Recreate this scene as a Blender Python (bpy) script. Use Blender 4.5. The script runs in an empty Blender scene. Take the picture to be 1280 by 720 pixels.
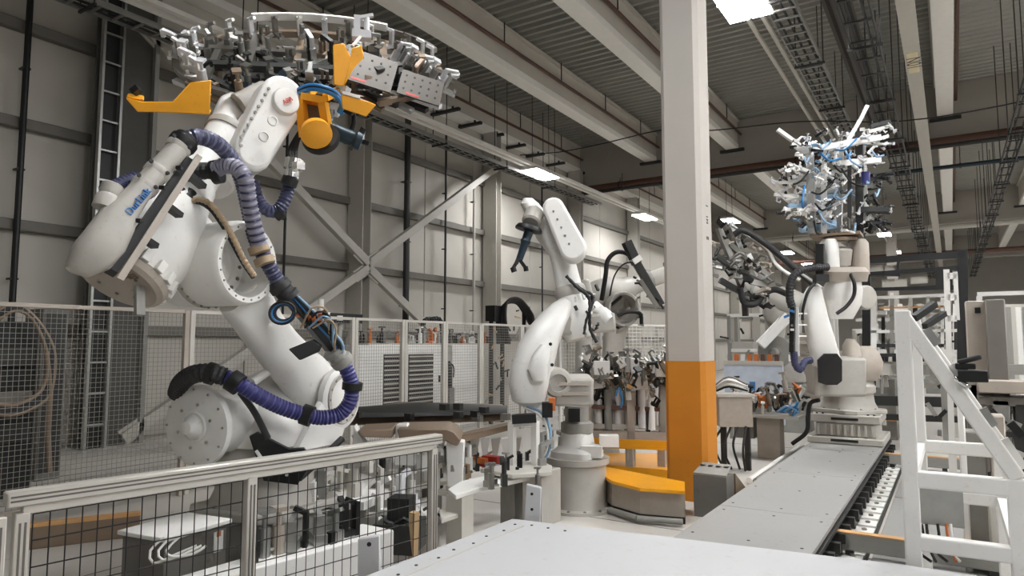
import bpy, bmesh, math, random
from mathutils import Vector, Matrix
# ------------------------------------------------------------------ camera, world, exposure
scene = bpy.context.scene
COL = scene.collection
FPX, CAMH = 853.0, 1.75
YAW, PITCH = math.radians(32.7), math.radians(4.69)
cam_d = bpy.data.cameras.new('camera'); cam = bpy.data.objects.new('camera', cam_d); COL.objects.link(cam)
cam.location = (0, 0, CAMH); cam.rotation_euler = (math.pi/2 + PITCH, 0, YAW)
cam_d.sensor_width = 36.0; cam_d.lens = FPX/1280*36.0; cam_d.clip_start = .05; cam_d.clip_end = 300
scene.camera = cam
world = bpy.data.worlds.new('hall_ambient'); scene.world = world; world.use_nodes = True
bg = world.node_tree.nodes['Background']; bg.inputs['Color'].default_value = (1.0, .99, .97, 1); bg.inputs['Strength'].default_value = .27
LAMP_STRENGTH = 104.0
vs = scene.view_settings; vs.view_transform = 'Standard'; vs.look = 'None'; vs.gamma = 1.0; vs.use_curve_mapping = False
vs.exposure = -0.20
# ------------------------------------------------------------------ survey helpers (photo survey -> world metres)
_fw = Vector((-math.sin(YAW)*math.cos(PITCH), math.cos(YAW)*math.cos(PITCH), math.sin(PITCH)))
_rt = Vector((math.cos(YAW), math.sin(YAW), 0)); _up = _rt.cross(_fw); _C = Vector((0, 0, CAMH))
def ray(px, py): return _fw + _rt*((px-640)/FPX) + _up*((360-py)/FPX)
def at(px, py, d): return _C + ray(px, py)*d                       # at distance d
def fl(px, py, z=0.0): r = ray(px, py); return _C + r*((z-CAMH)/r.z)   # on a level surface of height z
def onX(px, py, X): r = ray(px, py); return _C + r*(X/r.x)
def onY(px, py, Y): r = ray(px, py); return _C + r*(Y/r.y)
# ------------------------------------------------------------------ materials
def srgb(c):
    return tuple((v/255/12.92 if v/255 <= .04045 else ((v/255+.055)/1.055)**2.4) for v in c) + (1,)
MATS = {}
def mat(name, rgb, rough=.5, metal=0.0, var=.10, scale=6.0, bump=0.0, bscale=60.0, emit=0.0, spots=0.0, coat=0.0):
    m = bpy.data.materials.new(name); m.use_nodes = True; nt = m.node_tree; b = nt.nodes['Principled BSDF']
    c = srgb(rgb)
    b.inputs['Roughness'].default_value = rough; b.inputs['Metallic'].default_value = metal
    if emit:
        b.inputs['Base Color'].default_value = c
        b.inputs['Emission Color'].default_value = c; b.inputs['Emission Strength'].default_value = emit
    else:
        tc = nt.nodes.new('ShaderNodeTexCoord'); n = nt.nodes.new('ShaderNodeTexNoise')
        n.inputs['Scale'].default_value = scale; n.inputs['Detail'].default_value = 5
        nt.links.new(tc.outputs['Object'], n.inputs['Vector'])
        r = nt.nodes.new('ShaderNodeValToRGB')
        r.color_ramp.elements[0].position = .3; r.color_ramp.elements[1].position = .7
        r.color_ramp.elements[0].color = tuple(v*(1-var) for v in c[:3]) + (1,)
        r.color_ramp.elements[1].color = tuple(min(1, v*(1+var*.6)) for v in c[:3]) + (1,)
        nt.links.new(n.outputs['Fac'], r.inputs['Fac']); out = r.outputs['Color']
        if spots:                                                # scuffs and dirt flecks
            n2 = nt.nodes.new('ShaderNodeTexNoise'); n2.inputs['Scale'].default_value = scale*7; n2.inputs['Detail'].default_value = 6
            nt.links.new(tc.outputs['Object'], n2.inputs['Vector'])
            r2 = nt.nodes.new('ShaderNodeValToRGB'); r2.color_ramp.elements[0].position = .62; r2.color_ramp.elements[1].position = .74
            nt.links.new(n2.outputs['Fac'], r2.inputs['Fac'])
            mx = nt.nodes.new('ShaderNodeMix'); mx.data_type = 'RGBA'; mx.blend_type = 'MULTIPLY'
            k = 1-spots; mx.inputs['B'].default_value = (k, k*.96, k*.9, 1)
            nt.links.new(r2.outputs['Color'], mx.inputs['Factor']); nt.links.new(out, mx.inputs['A']); out = mx.outputs['Result']
        nt.links.new(out, b.inputs['Base Color'])
        rr = nt.nodes.new('ShaderNodeMapRange'); rr.inputs['To Min'].default_value = max(0, rough-.08); rr.inputs['To Max'].default_value = min(1, rough+.08)
        nt.links.new(n.outputs['Fac'], rr.inputs['Value']); nt.links.new(rr.outputs['Result'], b.inputs['Roughness'])
        if bump:
            n3 = nt.nodes.new('ShaderNodeTexNoise'); n3.inputs['Scale'].default_value = bscale; n3.inputs['Detail'].default_value = 3
            nt.links.new(tc.outputs['Object'], n3.inputs['Vector'])
            bp = nt.nodes.new('ShaderNodeBump'); bp.inputs['Strength'].default_value = bump; bp.inputs['Distance'].default_value = .01
            nt.links.new(n3.outputs['Fac'], bp.inputs['Height']); nt.links.new(bp.outputs['Normal'], b.inputs['Normal'])
    if coat: b.inputs['Coat Weight'].default_value = coat
    MATS[name] = m; return m
mat('robot_white', (226, 224, 219), .38, var=.05, scale=3, spots=.12)
mat('robot_grey', (176, 172, 164), .45, var=.08, spots=.15)
mat('warm_grey', (170, 160, 148), .5, var=.08, spots=.2)
mat('cast_grey', (140, 138, 132), .5, var=.1, spots=.2)
mat('wall_panel', (190, 185, 175), .7, var=.05, scale=1.2, bump=.05)
mat('panel_joint', (70, 68, 64), .8)
mat('girt', (112, 108, 101), .6)
mat('wall_steel', (186, 182, 173), .55, var=.04)
mat('beam_concrete', (200, 194, 184), .8, var=.05, scale=2, bump=.1)
mat('beam_flange', (238, 235, 228), .7, var=.03)
mat('deck', (150, 149, 142), .45, metal=.35, var=.1, scale=1)
mat('girder', (166, 160, 150), .8, var=.05, scale=1)
mat('pipe_brown', (92, 62, 50), .5, var=.2)
mat('dark_steel', (52, 52, 50), .5, metal=.3, var=.15)
mat('galv', (168, 168, 164), .38, metal=.75, var=.12, scale=10)
mat('tray', (150, 149, 144), .42, metal=.6, var=.1)
mat('floor', (196, 191, 183), .42, var=.08, scale=.8, spots=.22, bump=.03)
mat('floor_dark', (104, 101, 95), .55, var=.12, scale=2, spots=.2)
mat('column_paint', (184, 178, 170), .6, var=.04, scale=2, bump=.08)
mat('column_yellow', (200, 126, 26), .55, var=.08, scale=3, spots=.1, bump=.08)
mat('yellow', (232, 160, 26), .4, var=.08, spots=.12)
mat('fence_alu', (202, 197, 188), .35, metal=.25, var=.05)
mat('fence_slot', (110, 105, 98), .5, metal=.3)
mat('wire_dark', (26, 26, 25), .5)
mat('wire_light', (150, 146, 138), .45, metal=.2)
mat('wire_white', (214, 211, 203), .5)
mat('white_paint', (228, 226, 221), .5, var=.04, spots=.08)
mat('cover_white', (188, 188, 188), .55, var=.03, scale=2, spots=.05)
mat('track_plate', (150, 149, 145), .5, var=.05, scale=3, spots=.15)
mat('black', (13, 13, 13), .5, var=.2)
mat('black_gloss', (18, 18, 20), .25, var=.2)
mat('rubber', (38, 37, 38), .6, var=.15)
mat('hose_blue', (46, 46, 104), .38, var=.12, scale=20)
mat('hose_lilac', (142, 140, 154), .4, var=.08)
mat('hose_lilac2', (98, 98, 124), .4)
mat('hose_blue2', (74, 74, 128), .4)
mat('column_dark', (74, 73, 68), .6, var=.12)
mat('hose_navy', (52, 55, 84), .35, var=.12)
mat('teal_steel', (36, 54, 64), .4, metal=.2)
mat('blue_hose', (44, 120, 180), .35)
mat('pale_blue', (140, 172, 200), .4)
mat('cable_tan', (170, 148, 120), .55)
mat('chrome', (214, 212, 208), .16, metal=1.0, var=.05)
mat('steel', (150, 147, 141), .32, metal=.9, var=.12)
mat('brown_plate', (132, 114, 96), .5, metal=.25, var=.1)
mat('bright_alu', (224, 224, 226), .3, metal=.35, var=.05)
mat('perf', (72, 67, 60), .45, metal=.3)
mat('hole', (30, 28, 26), .8)
mat('red', (176, 48, 36), .5)
mat('orange', (196, 110, 52), .5)
mat('wood_orange', (206, 158, 104), .6, var=.1)
mat('cardboard', (190, 160, 120), .8)
mat('text_blue', (70, 130, 190), .5)
mat('text_red', (190, 60, 50), .5)
mat('ink', (60, 58, 60), .6)
mat('sign_cream', (226, 214, 180), .6)
mat('lamp', (252, 253, 255), emit=LAMP_STRENGTH)
mat('glass_dark', (40, 44, 46), .1, coat=.5)
mat('haze_blue', (196, 204, 216), .5)
# ------------------------------------------------------------------ mesh builder
def basis(d, up=None):
    d = Vector(d).normalized()
    u = Vector(up) if up is not None else (Vector((0, 0, 1)) if abs(d.z) < .95 else Vector((1, 0, 0)))
    x = u.cross(d)
    if x.length < 1e-6: x = Vector((1, 0, 0)).cross(d)
    x.normalize(); y = d.cross(x); return x, y, d
def spline(pts, step=.03):
    P = [Vector(p) for p in pts]; P = [2*P[0]-P[1]] + P + [2*P[-1]-P[-2]]; out = []
    for i in range(1, len(P)-2):
        a, b, c, d = P[i-1:i+3]; n = max(2, int((c-b).length/step))
        for k in range(n):
            t = k/n
            out.append(.5*((2*b)+(c-a)*t+(2*a-5*b+4*c-d)*t*t+(3*b-a-3*c+d)*t**3))
    out.append(P[-2]); return out
class MB:
    def __init__(s): s.v = []; s.f = []
    def _add(s, vs, fs):
        o = len(s.v); s.v += [Vector(v) for v in vs]; s.f += [tuple(i+o for i in f) for f in fs]; return s
    def obox(s, c, ex, ey, ez):                                  # half-axis vectors
        c = Vector(c); vs = [c+ex*a+ey*b+ez*d for d in (-1, 1) for b in (-1, 1) for a in (-1, 1)]
        return s._add(vs, [(0,2,3,1),(4,5,7,6),(0,1,5,4),(2,6,7,3),(0,4,6,2),(1,3,7,5)])
    def box(s, c, size, rz=0.0):
        m = Matrix.Rotation(rz, 3, 'Z'); h = [v/2 for v in size]
        return s.obox(c, m@Vector((h[0],0,0)), m@Vector((0,h[1],0)), m@Vector((0,0,h[2])))
    def bb(s, x0, x1, y0, y1, z0, z1): return s.box(((x0+x1)/2,(y0+y1)/2,(z0+z1)/2), (abs(x1-x0),abs(y1-y0),abs(z1-z0)))
    def bar(s, p, q, w, h=None, up=None):
        p, q = Vector(p), Vector(q); x, y, d = basis(q-p, up); h = w if h is None else h
        return s.obox((p+q)/2, x*w/2, y*h/2, (q-p)/2)
    def cyl(s, p, q, r, r2=None, n=16, cap=True):
        p, q = Vector(p), Vector(q); r2 = r if r2 is None else r2; x, y, d = basis(q-p)
        vs = []
        for c, rr in ((p, r), (q, r2)):
            vs += [c+(x*math.cos(2*math.pi*i/n)+y*math.sin(2*math.pi*i/n))*rr for i in range(n)]
        fs = [(i, (i+1) % n, n+(i+1) % n, n+i) for i in range(n)]
        if cap: fs += [tuple(range(n-1, -1, -1)), tuple(range(n, 2*n))]
        return s._add(vs, fs)
    def lathe(s, p, d, prof, n=28, up=None):                     # prof: (distance along d, radius)
        p = Vector(p); x, y, d = basis(d, up); vs = []; fs = []
        for t, r in prof:
            vs += [p+d*t+(x*math.cos(2*math.pi*i/n)+y*math.sin(2*math.pi*i/n))*max(r, 1e-4) for i in range(n)]
        for k in range(len(prof)-1):
            fs += [(k*n+i, k*n+(i+1) % n, (k+1)*n+(i+1) % n, (k+1)*n+i) for i in range(n)]
        fs += [tuple(range(n-1, -1, -1)), tuple(range((len(prof)-1)*n, len(prof)*n))]
        return s._add(vs, fs)
    def tube(s, pts, r, n=10, step=.03, smooth=True, rib=0.0):
        P = spline(pts, step) if smooth else [Vector(p) for p in pts]
        x = None; vs = []; fs = []
        for i, p in enumerate(P):
            d = (P[min(i+1, len(P)-1)]-P[max(i-1, 0)])
            d = d.normalized() if d.length > 1e-9 else Vector((0,0,1))
            if x is None: x = basis(d)[0]
            x = (x-d*x.dot(d)); x = x.normalized() if x.length > 1e-6 else basis(d)[0]; y = d.cross(x)
            rr = r*(1-rib*(i % 2))
            vs += [p+(x*math.cos(2*math.pi*k/n)+y*math.sin(2*math.pi*k/n))*rr for k in range(n)]
        for i in range(len(P)-1):
            fs += [(i*n+k, i*n+(k+1) % n, (i+1)*n+(k+1) % n, (i+1)*n+k) for k in range(n)]
        fs += [tuple(range(n-1, -1, -1)), tuple(range((len(P)-1)*n, len(P)*n))]
        return s._add(vs, fs)
    def loft(s, secs, n=24):                                     # secs: (centre, ex, ey, power): superellipse sections
        vs = []; fs = []
        for c, ex, ey, pw in secs:
            c = Vector(c)
            for i in range(n):
                a = 2*math.pi*i/n; ca, sa = math.cos(a), math.sin(a)
                vs.append(c+ex*(math.copysign(abs(ca)**(2/pw), ca))+ey*(math.copysign(abs(sa)**(2/pw), sa)))
        for k in range(len(secs)-1):
            fs += [(k*n+i, k*n+(i+1) % n, (k+1)*n+(i+1) % n, (k+1)*n+i) for i in range(n)]
        fs += [tuple(range(n-1, -1, -1)), tuple(range((len(secs)-1)*n, len(secs)*n))]
        return s._add(vs, fs)
    def plate(s, poly, t):                                       # planar 3D polygon thickened by vector t
        t = Vector(t); n = len(poly); vs = [Vector(p)-t/2 for p in poly]+[Vector(p)+t/2 for p in poly]
        return s._add(vs, [tuple(range(n-1, -1, -1)), tuple(range(n, 2*n))]+[(i, (i+1) % n, n+(i+1) % n, n+i) for i in range(n)])
    def build(s, name, m, parent=None, bevel=0.0, seg=2, smooth=35):
        off = root_loc(parent) if parent is not None else Vector((0, 0, 0))
        me = bpy.data.meshes.new(name); me.from_pydata([v-off for v in s.v], [], s.f)
        bm = bmesh.new(); bm.from_mesh(me); bmesh.ops.recalc_face_normals(bm, faces=bm.faces); bm.to_mesh(me); bm.free()
        o = bpy.data.objects.new(name, me); COL.objects.link(o)
        me.materials.append(MATS[m])
        if smooth:
            me.polygons.foreach_set('use_smooth', [True]*len(me.polygons)); me.set_sharp_from_angle(angle=math.radians(smooth))
        if parent is not None: o.parent = parent
        if bevel:
            b = o.modifiers.new('edge', 'BEVEL'); b.width = bevel; b.segments = seg; b.limit_method = 'ANGLE'; b.angle_limit = math.radians(40)
        return o
def root_loc(o):
    v = Vector((0, 0, 0))
    while o is not None: v += o.location; o = o.parent
    return v
def tag(o, label, cat=None, group=None, kind=None):
    o['label'] = label
    if cat: o['category'] = cat
    if group: o['group'] = group
    if kind: o['kind'] = kind
    return o
def thing(name, label, cat, loc, group=None, kind=None):
    o = bpy.data.objects.new(name, None); COL.objects.link(o); o.location = Vector(loc); o.empty_display_size = .2
    return tag(o, label, cat, group, kind)
def link_copy(o, parent=None, loc=None, rot=None, scale=None):
    c = o.copy(); COL.objects.link(c)
    if parent is not None: c.parent = parent
    if loc is not None: c.location = Vector(loc)-(root_loc(parent) if parent is not None else Vector((0,0,0)))
    if rot is not None: c.rotation_euler = rot
    if scale is not None: c.scale = scale
    return c
def data_obj(name, me, parent, loc, rot=(0,0,0), scale=(1,1,1)):  # another piece that shares mesh data
    o = bpy.data.objects.new(name, me); COL.objects.link(o); o.parent = parent
    o.location = Vector(loc)-root_loc(parent); o.rotation_euler = rot; o.scale = scale
    return o
def box_mesh(name, size, m, ch=0.0):
    me = bpy.data.meshes.new(name); bm = bmesh.new(); bmesh.ops.create_cube(bm, size=1)
    for v in bm.verts: v.co = Vector((v.co.x*size[0], v.co.y*size[1], v.co.z*size[2]))
    if ch: bmesh.ops.bevel(bm, geom=bm.edges[:], offset=ch, segments=1, affect='EDGES')
    bm.to_mesh(me); bm.free(); me.materials.append(MATS[m]); return me
def text_part(name, body, size, m, parent, origin, ex, ey, depth=.004):
    cu = bpy.data.curves.new(name+'_c', 'FONT'); cu.body = body; cu.size = size; cu.extrude = depth; cu.align_x = 'CENTER'; cu.align_y = 'CENTER'
    t = bpy.data.objects.new(name+'_t', cu); COL.objects.link(t)
    dg = bpy.context.evaluated_depsgraph_get(); me = bpy.data.meshes.new_from_object(t.evaluated_get(dg)); me.name = name
    bpy.data.objects.remove(t)
    ex = Vector(ex).normalized(); ez = ex.cross(Vector(ey)).normalized(); ey = ez.cross(ex)
    off = root_loc(parent) if parent is not None else Vector((0,0,0))
    for v in me.vertices: v.co = Vector(origin)+ex*v.co.x+ey*v.co.y+ez*v.co.z-off
    me.materials.clear(); me.materials.append(MATS[m])
    o = bpy.data.objects.new(name, me); COL.objects.link(o); o.parent = parent
    return o
RNG = random.Random(11)
Z = Vector((0, 0, 1)); X_ = Vector((1, 0, 0)); Y_ = Vector((0, 1, 0))
# ------------------------------------------------------------------ shared unit meshes: rods, sticks, blocks placed as single pieces
_UNIT = {}
def unit(kind, m):
    if (kind, m) in _UNIT: return _UNIT[(kind, m)]
    mb = MB()
    if kind == 'rod': mb.cyl((0,0,-.5), (0,0,.5), 1, n=10)
    elif kind == 'stick': mb.box((0,0,0), (1,1,1))
    elif kind == 'ring': mb.lathe((0,0,-.5), (0,0,1), [(0,.8),(0,1),(1,1),(1,.8)], 20)
    elif kind == 'bolt': mb.cyl((0,0,0), (0,0,.7), 1, n=6); mb.cyl((0,0,.7), (0,0,.9), .55, n=6)
    me = bpy.data.meshes.new(kind); me.from_pydata(mb.v, [], mb.f); me.materials.append(MATS[m])
    bm = bmesh.new(); bm.from_mesh(me); bmesh.ops.recalc_face_normals(bm, faces=bm.faces); bm.to_mesh(me); bm.free()
    if kind in ('rod', 'ring'):
        me.polygons.foreach_set('use_smooth', [True]*len(me.polygons)); me.set_sharp_from_angle(angle=math.radians(40))
    _UNIT[(kind, m)] = me; return me
def _pose(o, p, q, up):
    x, y, d = basis(q-p, up); o.rotation_euler = Matrix((x, y, d)).transposed().to_euler()
def rod(parent, name, p, q, r, m):
    p, q = Vector(p), Vector(q); o = data_obj(name, unit('rod', m), parent, (p+q)/2); _pose(o, p, q, None); o.scale = (r, r, (q-p).length); return o
def ringp(parent, name, p, q, r, m):
    p, q = Vector(p), Vector(q); o = data_obj(name, unit('ring', m), parent, (p+q)/2); _pose(o, p, q, None); o.scale = (r, r, (q-p).length); return o
def stick(parent, name, p, q, w, h, m, up=None):
    p, q = Vector(p), Vector(q); o = data_obj(name, unit('stick', m), parent, (p+q)/2); _pose(o, p, q, up); o.scale = (w, h, (q-p).length); return o
def blk(parent, name, c, size, m, rz=0.0):
    o = data_obj(name, unit('stick', m), parent, c); o.rotation_euler = (0, 0, rz); o.scale = size; return o
def bolt(parent, p, d, r, m='steel', name='bolt'):
    p, d = Vector(p), Vector(d); o = data_obj(name, unit('bolt', m), parent, p); _pose(o, p, p+d, None); o.scale = (r, r, r); return o
def bolt_circle(parent, c, d, R, r, n, m='steel', a0=0.0, span=2*math.pi):
    x, y, d = basis(d)
    for i in range(n):
        a = a0+span*i/n; bolt(parent, Vector(c)+(x*math.cos(a)+y*math.sin(a))*R, d, r, m)
def hose(parent, name, pts, r, m, rib=.0, step=.03, n=12, m2=None):
    o = MB().tube(pts, r, n, step, True, rib).build(name, m, parent, smooth=60 if not rib else 25)
    if m2:                                                       # two-tone ribs
        o.data.materials.append(MATS[m2])
        for p in o.data.polygons: p.material_index = 1 if (p.index//n) % 4 == 1 else 0
    return o
# ================================================================== THE HALL
WX = -12.95                       # inner face of the wall cladding
BAY0, BAY = 6.4, 6.0
YA, YB = -11.6, 78.4
DECK = 9.85
# floor
f = MB().bb(-13.3, 26, YA, YB, -.12, 0).build('floor', 'floor'); tag(f, 'grey sealed concrete factory floor', kind='structure')
for y in range(-6, 78, 6): blk(f, 'floor_joint', (6.5, y+.4, .0), (39, .012, .004), 'floor_dark')
for x in (-10, -5.6, 1.5, 7, 13): blk(f, 'floor_joint', (x, 33.4, .0), (.012, 90, .004), 'floor_dark')
# wall cladding: single panels
wl = MB().bb(WX-.25, WX-.12, YA, YB, 0, DECK+.3).build('wall_left', 'panel_joint'); tag(wl, 'long side wall clad in large beige metal panels', kind='structure')
zs = [0, 2.0, 3.7, 5.4, 7.05, DECK]
pm = {}
for k in range(5): pm[k] = box_mesh('wall_panel', (.12, 2.97, zs[k+1]-zs[k]-.035), 'wall_panel', .012)
for i in range(30):
    for k in range(5): data_obj('wall_panel', pm[k], wl, (WX-.06, YA+1.5+3.0*i, (zs[k]+zs[k+1])/2))
gm = box_mesh('girt', (.16, YB-YA, .18), 'girt', .01)
for z in zs[1:5]: data_obj('girt', gm, wl, (WX+.09, (YA+YB)/2, z))
wb = MB().bb(-13.3, 26, YB, YB+.2, 0, DECK+.3).build('wall_back', 'wall_panel'); tag(wb, 'distant beige end wall of the hall', kind='structure')
# roof deck: trapezoidal corrugated sheet, ribs across the hall
def deck_mesh():
    mb = MB(); pitch = .30; n = int((YB-YA)/pitch); prof = []
    for i in range(n):
        y = YA+i*pitch; prof += [(y, 0), (y+.10, 0), (y+.15, .085), (y+.25, .085)]
    prof.append((YB, 0))
    vs = [Vector((x, y, DECK+z)) for x in (-13.3, 26) for y, z in prof]; k = len(prof)
    mb._add(vs, [(i, i+1, k+i+1, k+i) for i in range(k-1)])
    mb.bb(-13.3, 26, YA, YB, DECK+.2, DECK+.3)
    return mb
ce = deck_mesh().build('ceiling', 'deck', smooth=0); tag(ce, 'corrugated metal roof deck between the beams', kind='structure')
# roof beams along the hall (deep web, pale bottom flange)
BEAMS = (-12.72, -9.45, -6.36, .14, 3.4, 6.6)
GIRD = (25.0, 43.0, 61.0)
def roof_beam(x, k):
    y0, y1 = (YA, GIRD[0]-.3) if k == 0 else (GIRD[k-1]+.3, GIRD[k]-.3)
    r = thing('roof_beam', 'deep pale roof beam running along the hall under the corrugated deck', None, (x, y0, 8.75), 'roof beams along the hall', 'structure')
    MB().bb(x-.19, x+.19, y0, y1, 8.93, DECK-.06).build('web', 'beam_concrete', r)
    MB().bb(x-.21, x+.21, y0, y1, 8.75, 8.93).build('bottom_flange', 'beam_flange', r, .01)
    MB().bb(x-.26, x+.26, y0, y1, DECK-.10, DECK-.005).build('top_flange', 'beam_concrete', r)
    e = MB().bb(x-.42, x+.42, y1-.16, y1-.02, 8.66, 8.75).build('end_bracket', 'dark_steel', r)
    # rods and sprinkler line along the beam
    MB().cyl((x+.3, y0, 9.28), (x+.3, y1, 9.28), .045, n=8).build('sprinkler_pipe', 'pipe_brown', r)
    for j in range(int((y1-y0)/3)): rod(r, 'pipe_hanger', (x+.3, y0+1.5+3*j, 9.28), (x+.3, y0+1.5+3*j, DECK), .018, 'dark_steel')
for k in range(3):
    for x in BEAMS: roof_beam(x, k)
for k, y in enumerate(GIRD):
    r = thing('cross_girder', ['deep beige cross girder carrying the first run of roof beams', 'second deep beige cross girder further down the hall', 'far deep beige cross girder near the end wall'][k], None, (-13, y, 8.2), None, 'structure')
    MB().bb(-13, 26, y-.3, y+.3, 8.25, DECK-.02).build('web', 'girder', r)
    MB().bb(-13, 26, y-.4, y+.4, 8.12, 8.25).build('bottom_flange', 'girder', r)
# wall columns and braces
NC = 12
for i in range(-3, NC):
    y = BAY0+BAY*i; dark = (i == 0)
    r = thing('wall_column', 'dark grey double steel column with cable ladder beside it' if dark else 'pale steel column standing against the panelled side wall', None, (-12.6, y, 0), None if dark else 'steel columns along the side wall', 'structure')
    mm = 'column_dark' if dark else 'wall_steel'
    if dark: MB().bb(-12.34, -12.3, y-.62, y+.36, 0, 8.75).build('cover_plate', mm, r); MB().bb(-12.36, -12.2, y+.36, y+.44, 0, 8.75).build('edge_angle', 'cast_grey', r)
    MB().bb(-12.85, -12.33, y-.15, y-.13+.0, 0, 8.75).build('flange', mm, r)
    MB().bb(-12.85, -12.33, y+.13, y+.15, 0, 8.75).build('flange', mm, r)
    MB().bb(-12.62, -12.58, y-.13, y+.13, 0, 8.75).build('web', mm, r)
    MB().bb(-12.9, -12.28, y-.22, y+.22, 0, .03).build('base_plate', mm, r)
def brace(p, q, lab):
    r = thing('wall_brace', lab, None, p, None, 'structure')
    MB().bar(p, q, .16, .2).build('tube', 'wall_steel', r, .01)
    d = (Vector(q)-Vector(p)).normalized()
    for e, s in ((Vector(p), 1), (Vector(q), -1)):
        MB().bar(e, e+d*s*.5, .03, .3).build('gusset_plate', 'wall_steel', r)
NB = Vector((-12.28, 12.4, 3.77))
brace(NB, (-12.28, 18.3, 7.6), 'pale diagonal brace rising from the braced column toward the next column')
brace(NB+Vector((0,0,-.12)), (-12.28, 18.3, .1), 'pale diagonal brace falling from the braced column behind the white cabinets')
brace(NB, (-12.28, 6.5, 7.6), 'pale diagonal brace rising from the braced column behind the large robot')
brace(NB+Vector((0,0,-.12)), (-12.28, 6.5, .1), 'pale diagonal brace falling from the braced column behind the mesh fence')
# conduits on the wall
for px, y0, y1, w, m, lab in ((14, 0, 380, .05, 'black', 'black conduit running up the wall panels by the dark column'), (507, 165, 400, .09, 'dark_steel', 'thick dark drain pipe on the wall beside the braced column'),
                           (353, 200, 385, .03, 'black', 'thin black conduit on the wall behind the large robot'), (556, 190, 400, .035, 'dark_steel', 'thin dark conduit on the wall past the drain pipe'), (592, 235, 410, .045, 'wall_steel', 'pale round conduit on the wall beside a steel column'),
                           (678, 250, 400, .03, 'dark_steel', 'thin dark conduit on the wall behind the middle robot')):
    p = onX(px, 400, -12.7)
    r = thing('wall_conduit', lab, 'conduit', (p.x, p.y, 0))
    MB().cyl((p.x, p.y, 0), (p.x, p.y, 8.4), w, n=10).build('pipe', m, r)
    for z in (1, 2.8, 4.6, 6.3): blk(r, 'clip', (p.x-.05, p.y, z), (w*2+.06, w*2+.02, .03), 'dark_steel')
# vertical cable ladder on the dark column
r = thing('cable_ladder', 'upright galvanised cable ladder fixed beside the dark column', 'cable ladder', (-12.2, 6.2, 0))
pL = onX(113, 380, -12.15); pR = onX(138, 380, -12.15)
for p in (pL, pR): MB().bb(-12.2, -12.1, p.y-.02, p.y+.02, 0, 8.7).build('side_rail', 'galv', r)
rm = box_mesh('rung', (.04, pR.y-pL.y, .03), 'galv')
for i in range(16): data_obj('rung', rm, r, (-12.15, (pL.y+pR.y)/2, .4+.52*i))
MB().bb(-12.26, -12.22, pL.y+.02, pR.y-.02, 0, 8.7).build('cable_bundle', 'black', r)
# brown sprinkler main and blue line under the first girder
def run_pipe(name, lab, p, q, r_, m, cat='pipe', hang=None, step=3.0):
    t = thing(name, lab, cat, p)
    MB().cyl(p, q, r_, n=12).build('pipe', m, t)
    if hang:
        p, q = Vector(p), Vector(q); n = max(1, int((q-p).length/step))
        for i in range(n):
            c = p.lerp(q, (i+.5)/n); rod(t, 'hanger', c, (c.x, c.y, hang), .012, 'dark_steel'); rod(t, 'pipe_collar', c-(q-p).normalized()*.03, c+(q-p).normalized()*.03, r_+.02, 'dark_steel')
    return t
run_pipe('sprinkler_main', 'thick brown sprinkler main crossing below the first girder', (-12.2, 24.3, 7.9), (20, 24.3, 7.9), .16, 'pipe_brown', hang=8.2)
run_pipe('sprinkler_main', 'dark pipe crossing the hall just under the sprinkler main', (-11.8, 23.6, 7.6), (20, 23.6, 7.6), .07, 'dark_steel', hang=8.2)
run_pipe('air_line', 'blue compressed air line crossing beyond the first girder', (-4, 26.5, 7.6), (20, 26.5, 7.6), .07, 'teal_steel', hang=8.3)
run_pipe('sprinkler_main', 'pale pipe crossing below the second girder', (-12, 42, 7.85), (24, 42, 7.85), .14, 'wall_steel', hang=8.2)
run_pipe('sprinkler_main', 'brown pipe crossing beyond the second girder', (-12, 50, 7.4), (24, 50, 7.4), .14, 'pipe_brown', hang=9.8)
# yellow-footed main column
cx, cy = -2.57, 7.85
r = thing('main_column', 'square grey column painted yellow up to chest height', None, (cx, cy, 0), None, 'structure')
def column(z0, z1, h, c, name, m):
    poly = [(-h+c,-h),(h-c,-h),(h,-h+c),(h,h-c),(h-c,h),(-h+c,h),(-h,h-c),(-h,-h+c)]
    mb = MB(); mb._add([Vector((cx+a, cy+b, z)) for z in (z0, z1) for a, b in poly], [tuple(range(7,-1,-1)), tuple(range(8,16))]+[(i,(i+1)%8,8+(i+1)%8,8+i) for i in range(8)])
    return mb.build(name, m, r, smooth=0)
column(0, 1.55, .236, .05, 'yellow_band', 'column_yellow'); column(1.55, 8.75, .23, .05, 'shaft', 'column_paint')
column(1.546, 1.556, .239, .05, 'band_edge', 'column_yellow')
column(8.6, 8.9, .4, .02, 'head_plate', 'dark_steel')
for k, (ch, sz) in enumerate((('S', .11), ('H1', .09), ('1', .1))):
    text_part('marking', ch, sz, 'ink', r, (cx+.232, cy+.02, [2.98, 3.2, 3.36][k]), (0, 0, 1), (0, -1, 0) , .002)
hd = thing('hall_column', 'grey interior column far down the hall in line with the yellow one', None, (cx, 43, 0), None, 'structure')
MB().bb(cx-.25, cx+.25, 42.75, 43.25, 0, 8.3).build('shaft', 'column_paint', hd)
MB().bb(cx-.26, cx+.26, 42.74, 43.26, 0, 1.5).build('yellow_band', 'column_yellow', hd)
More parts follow.
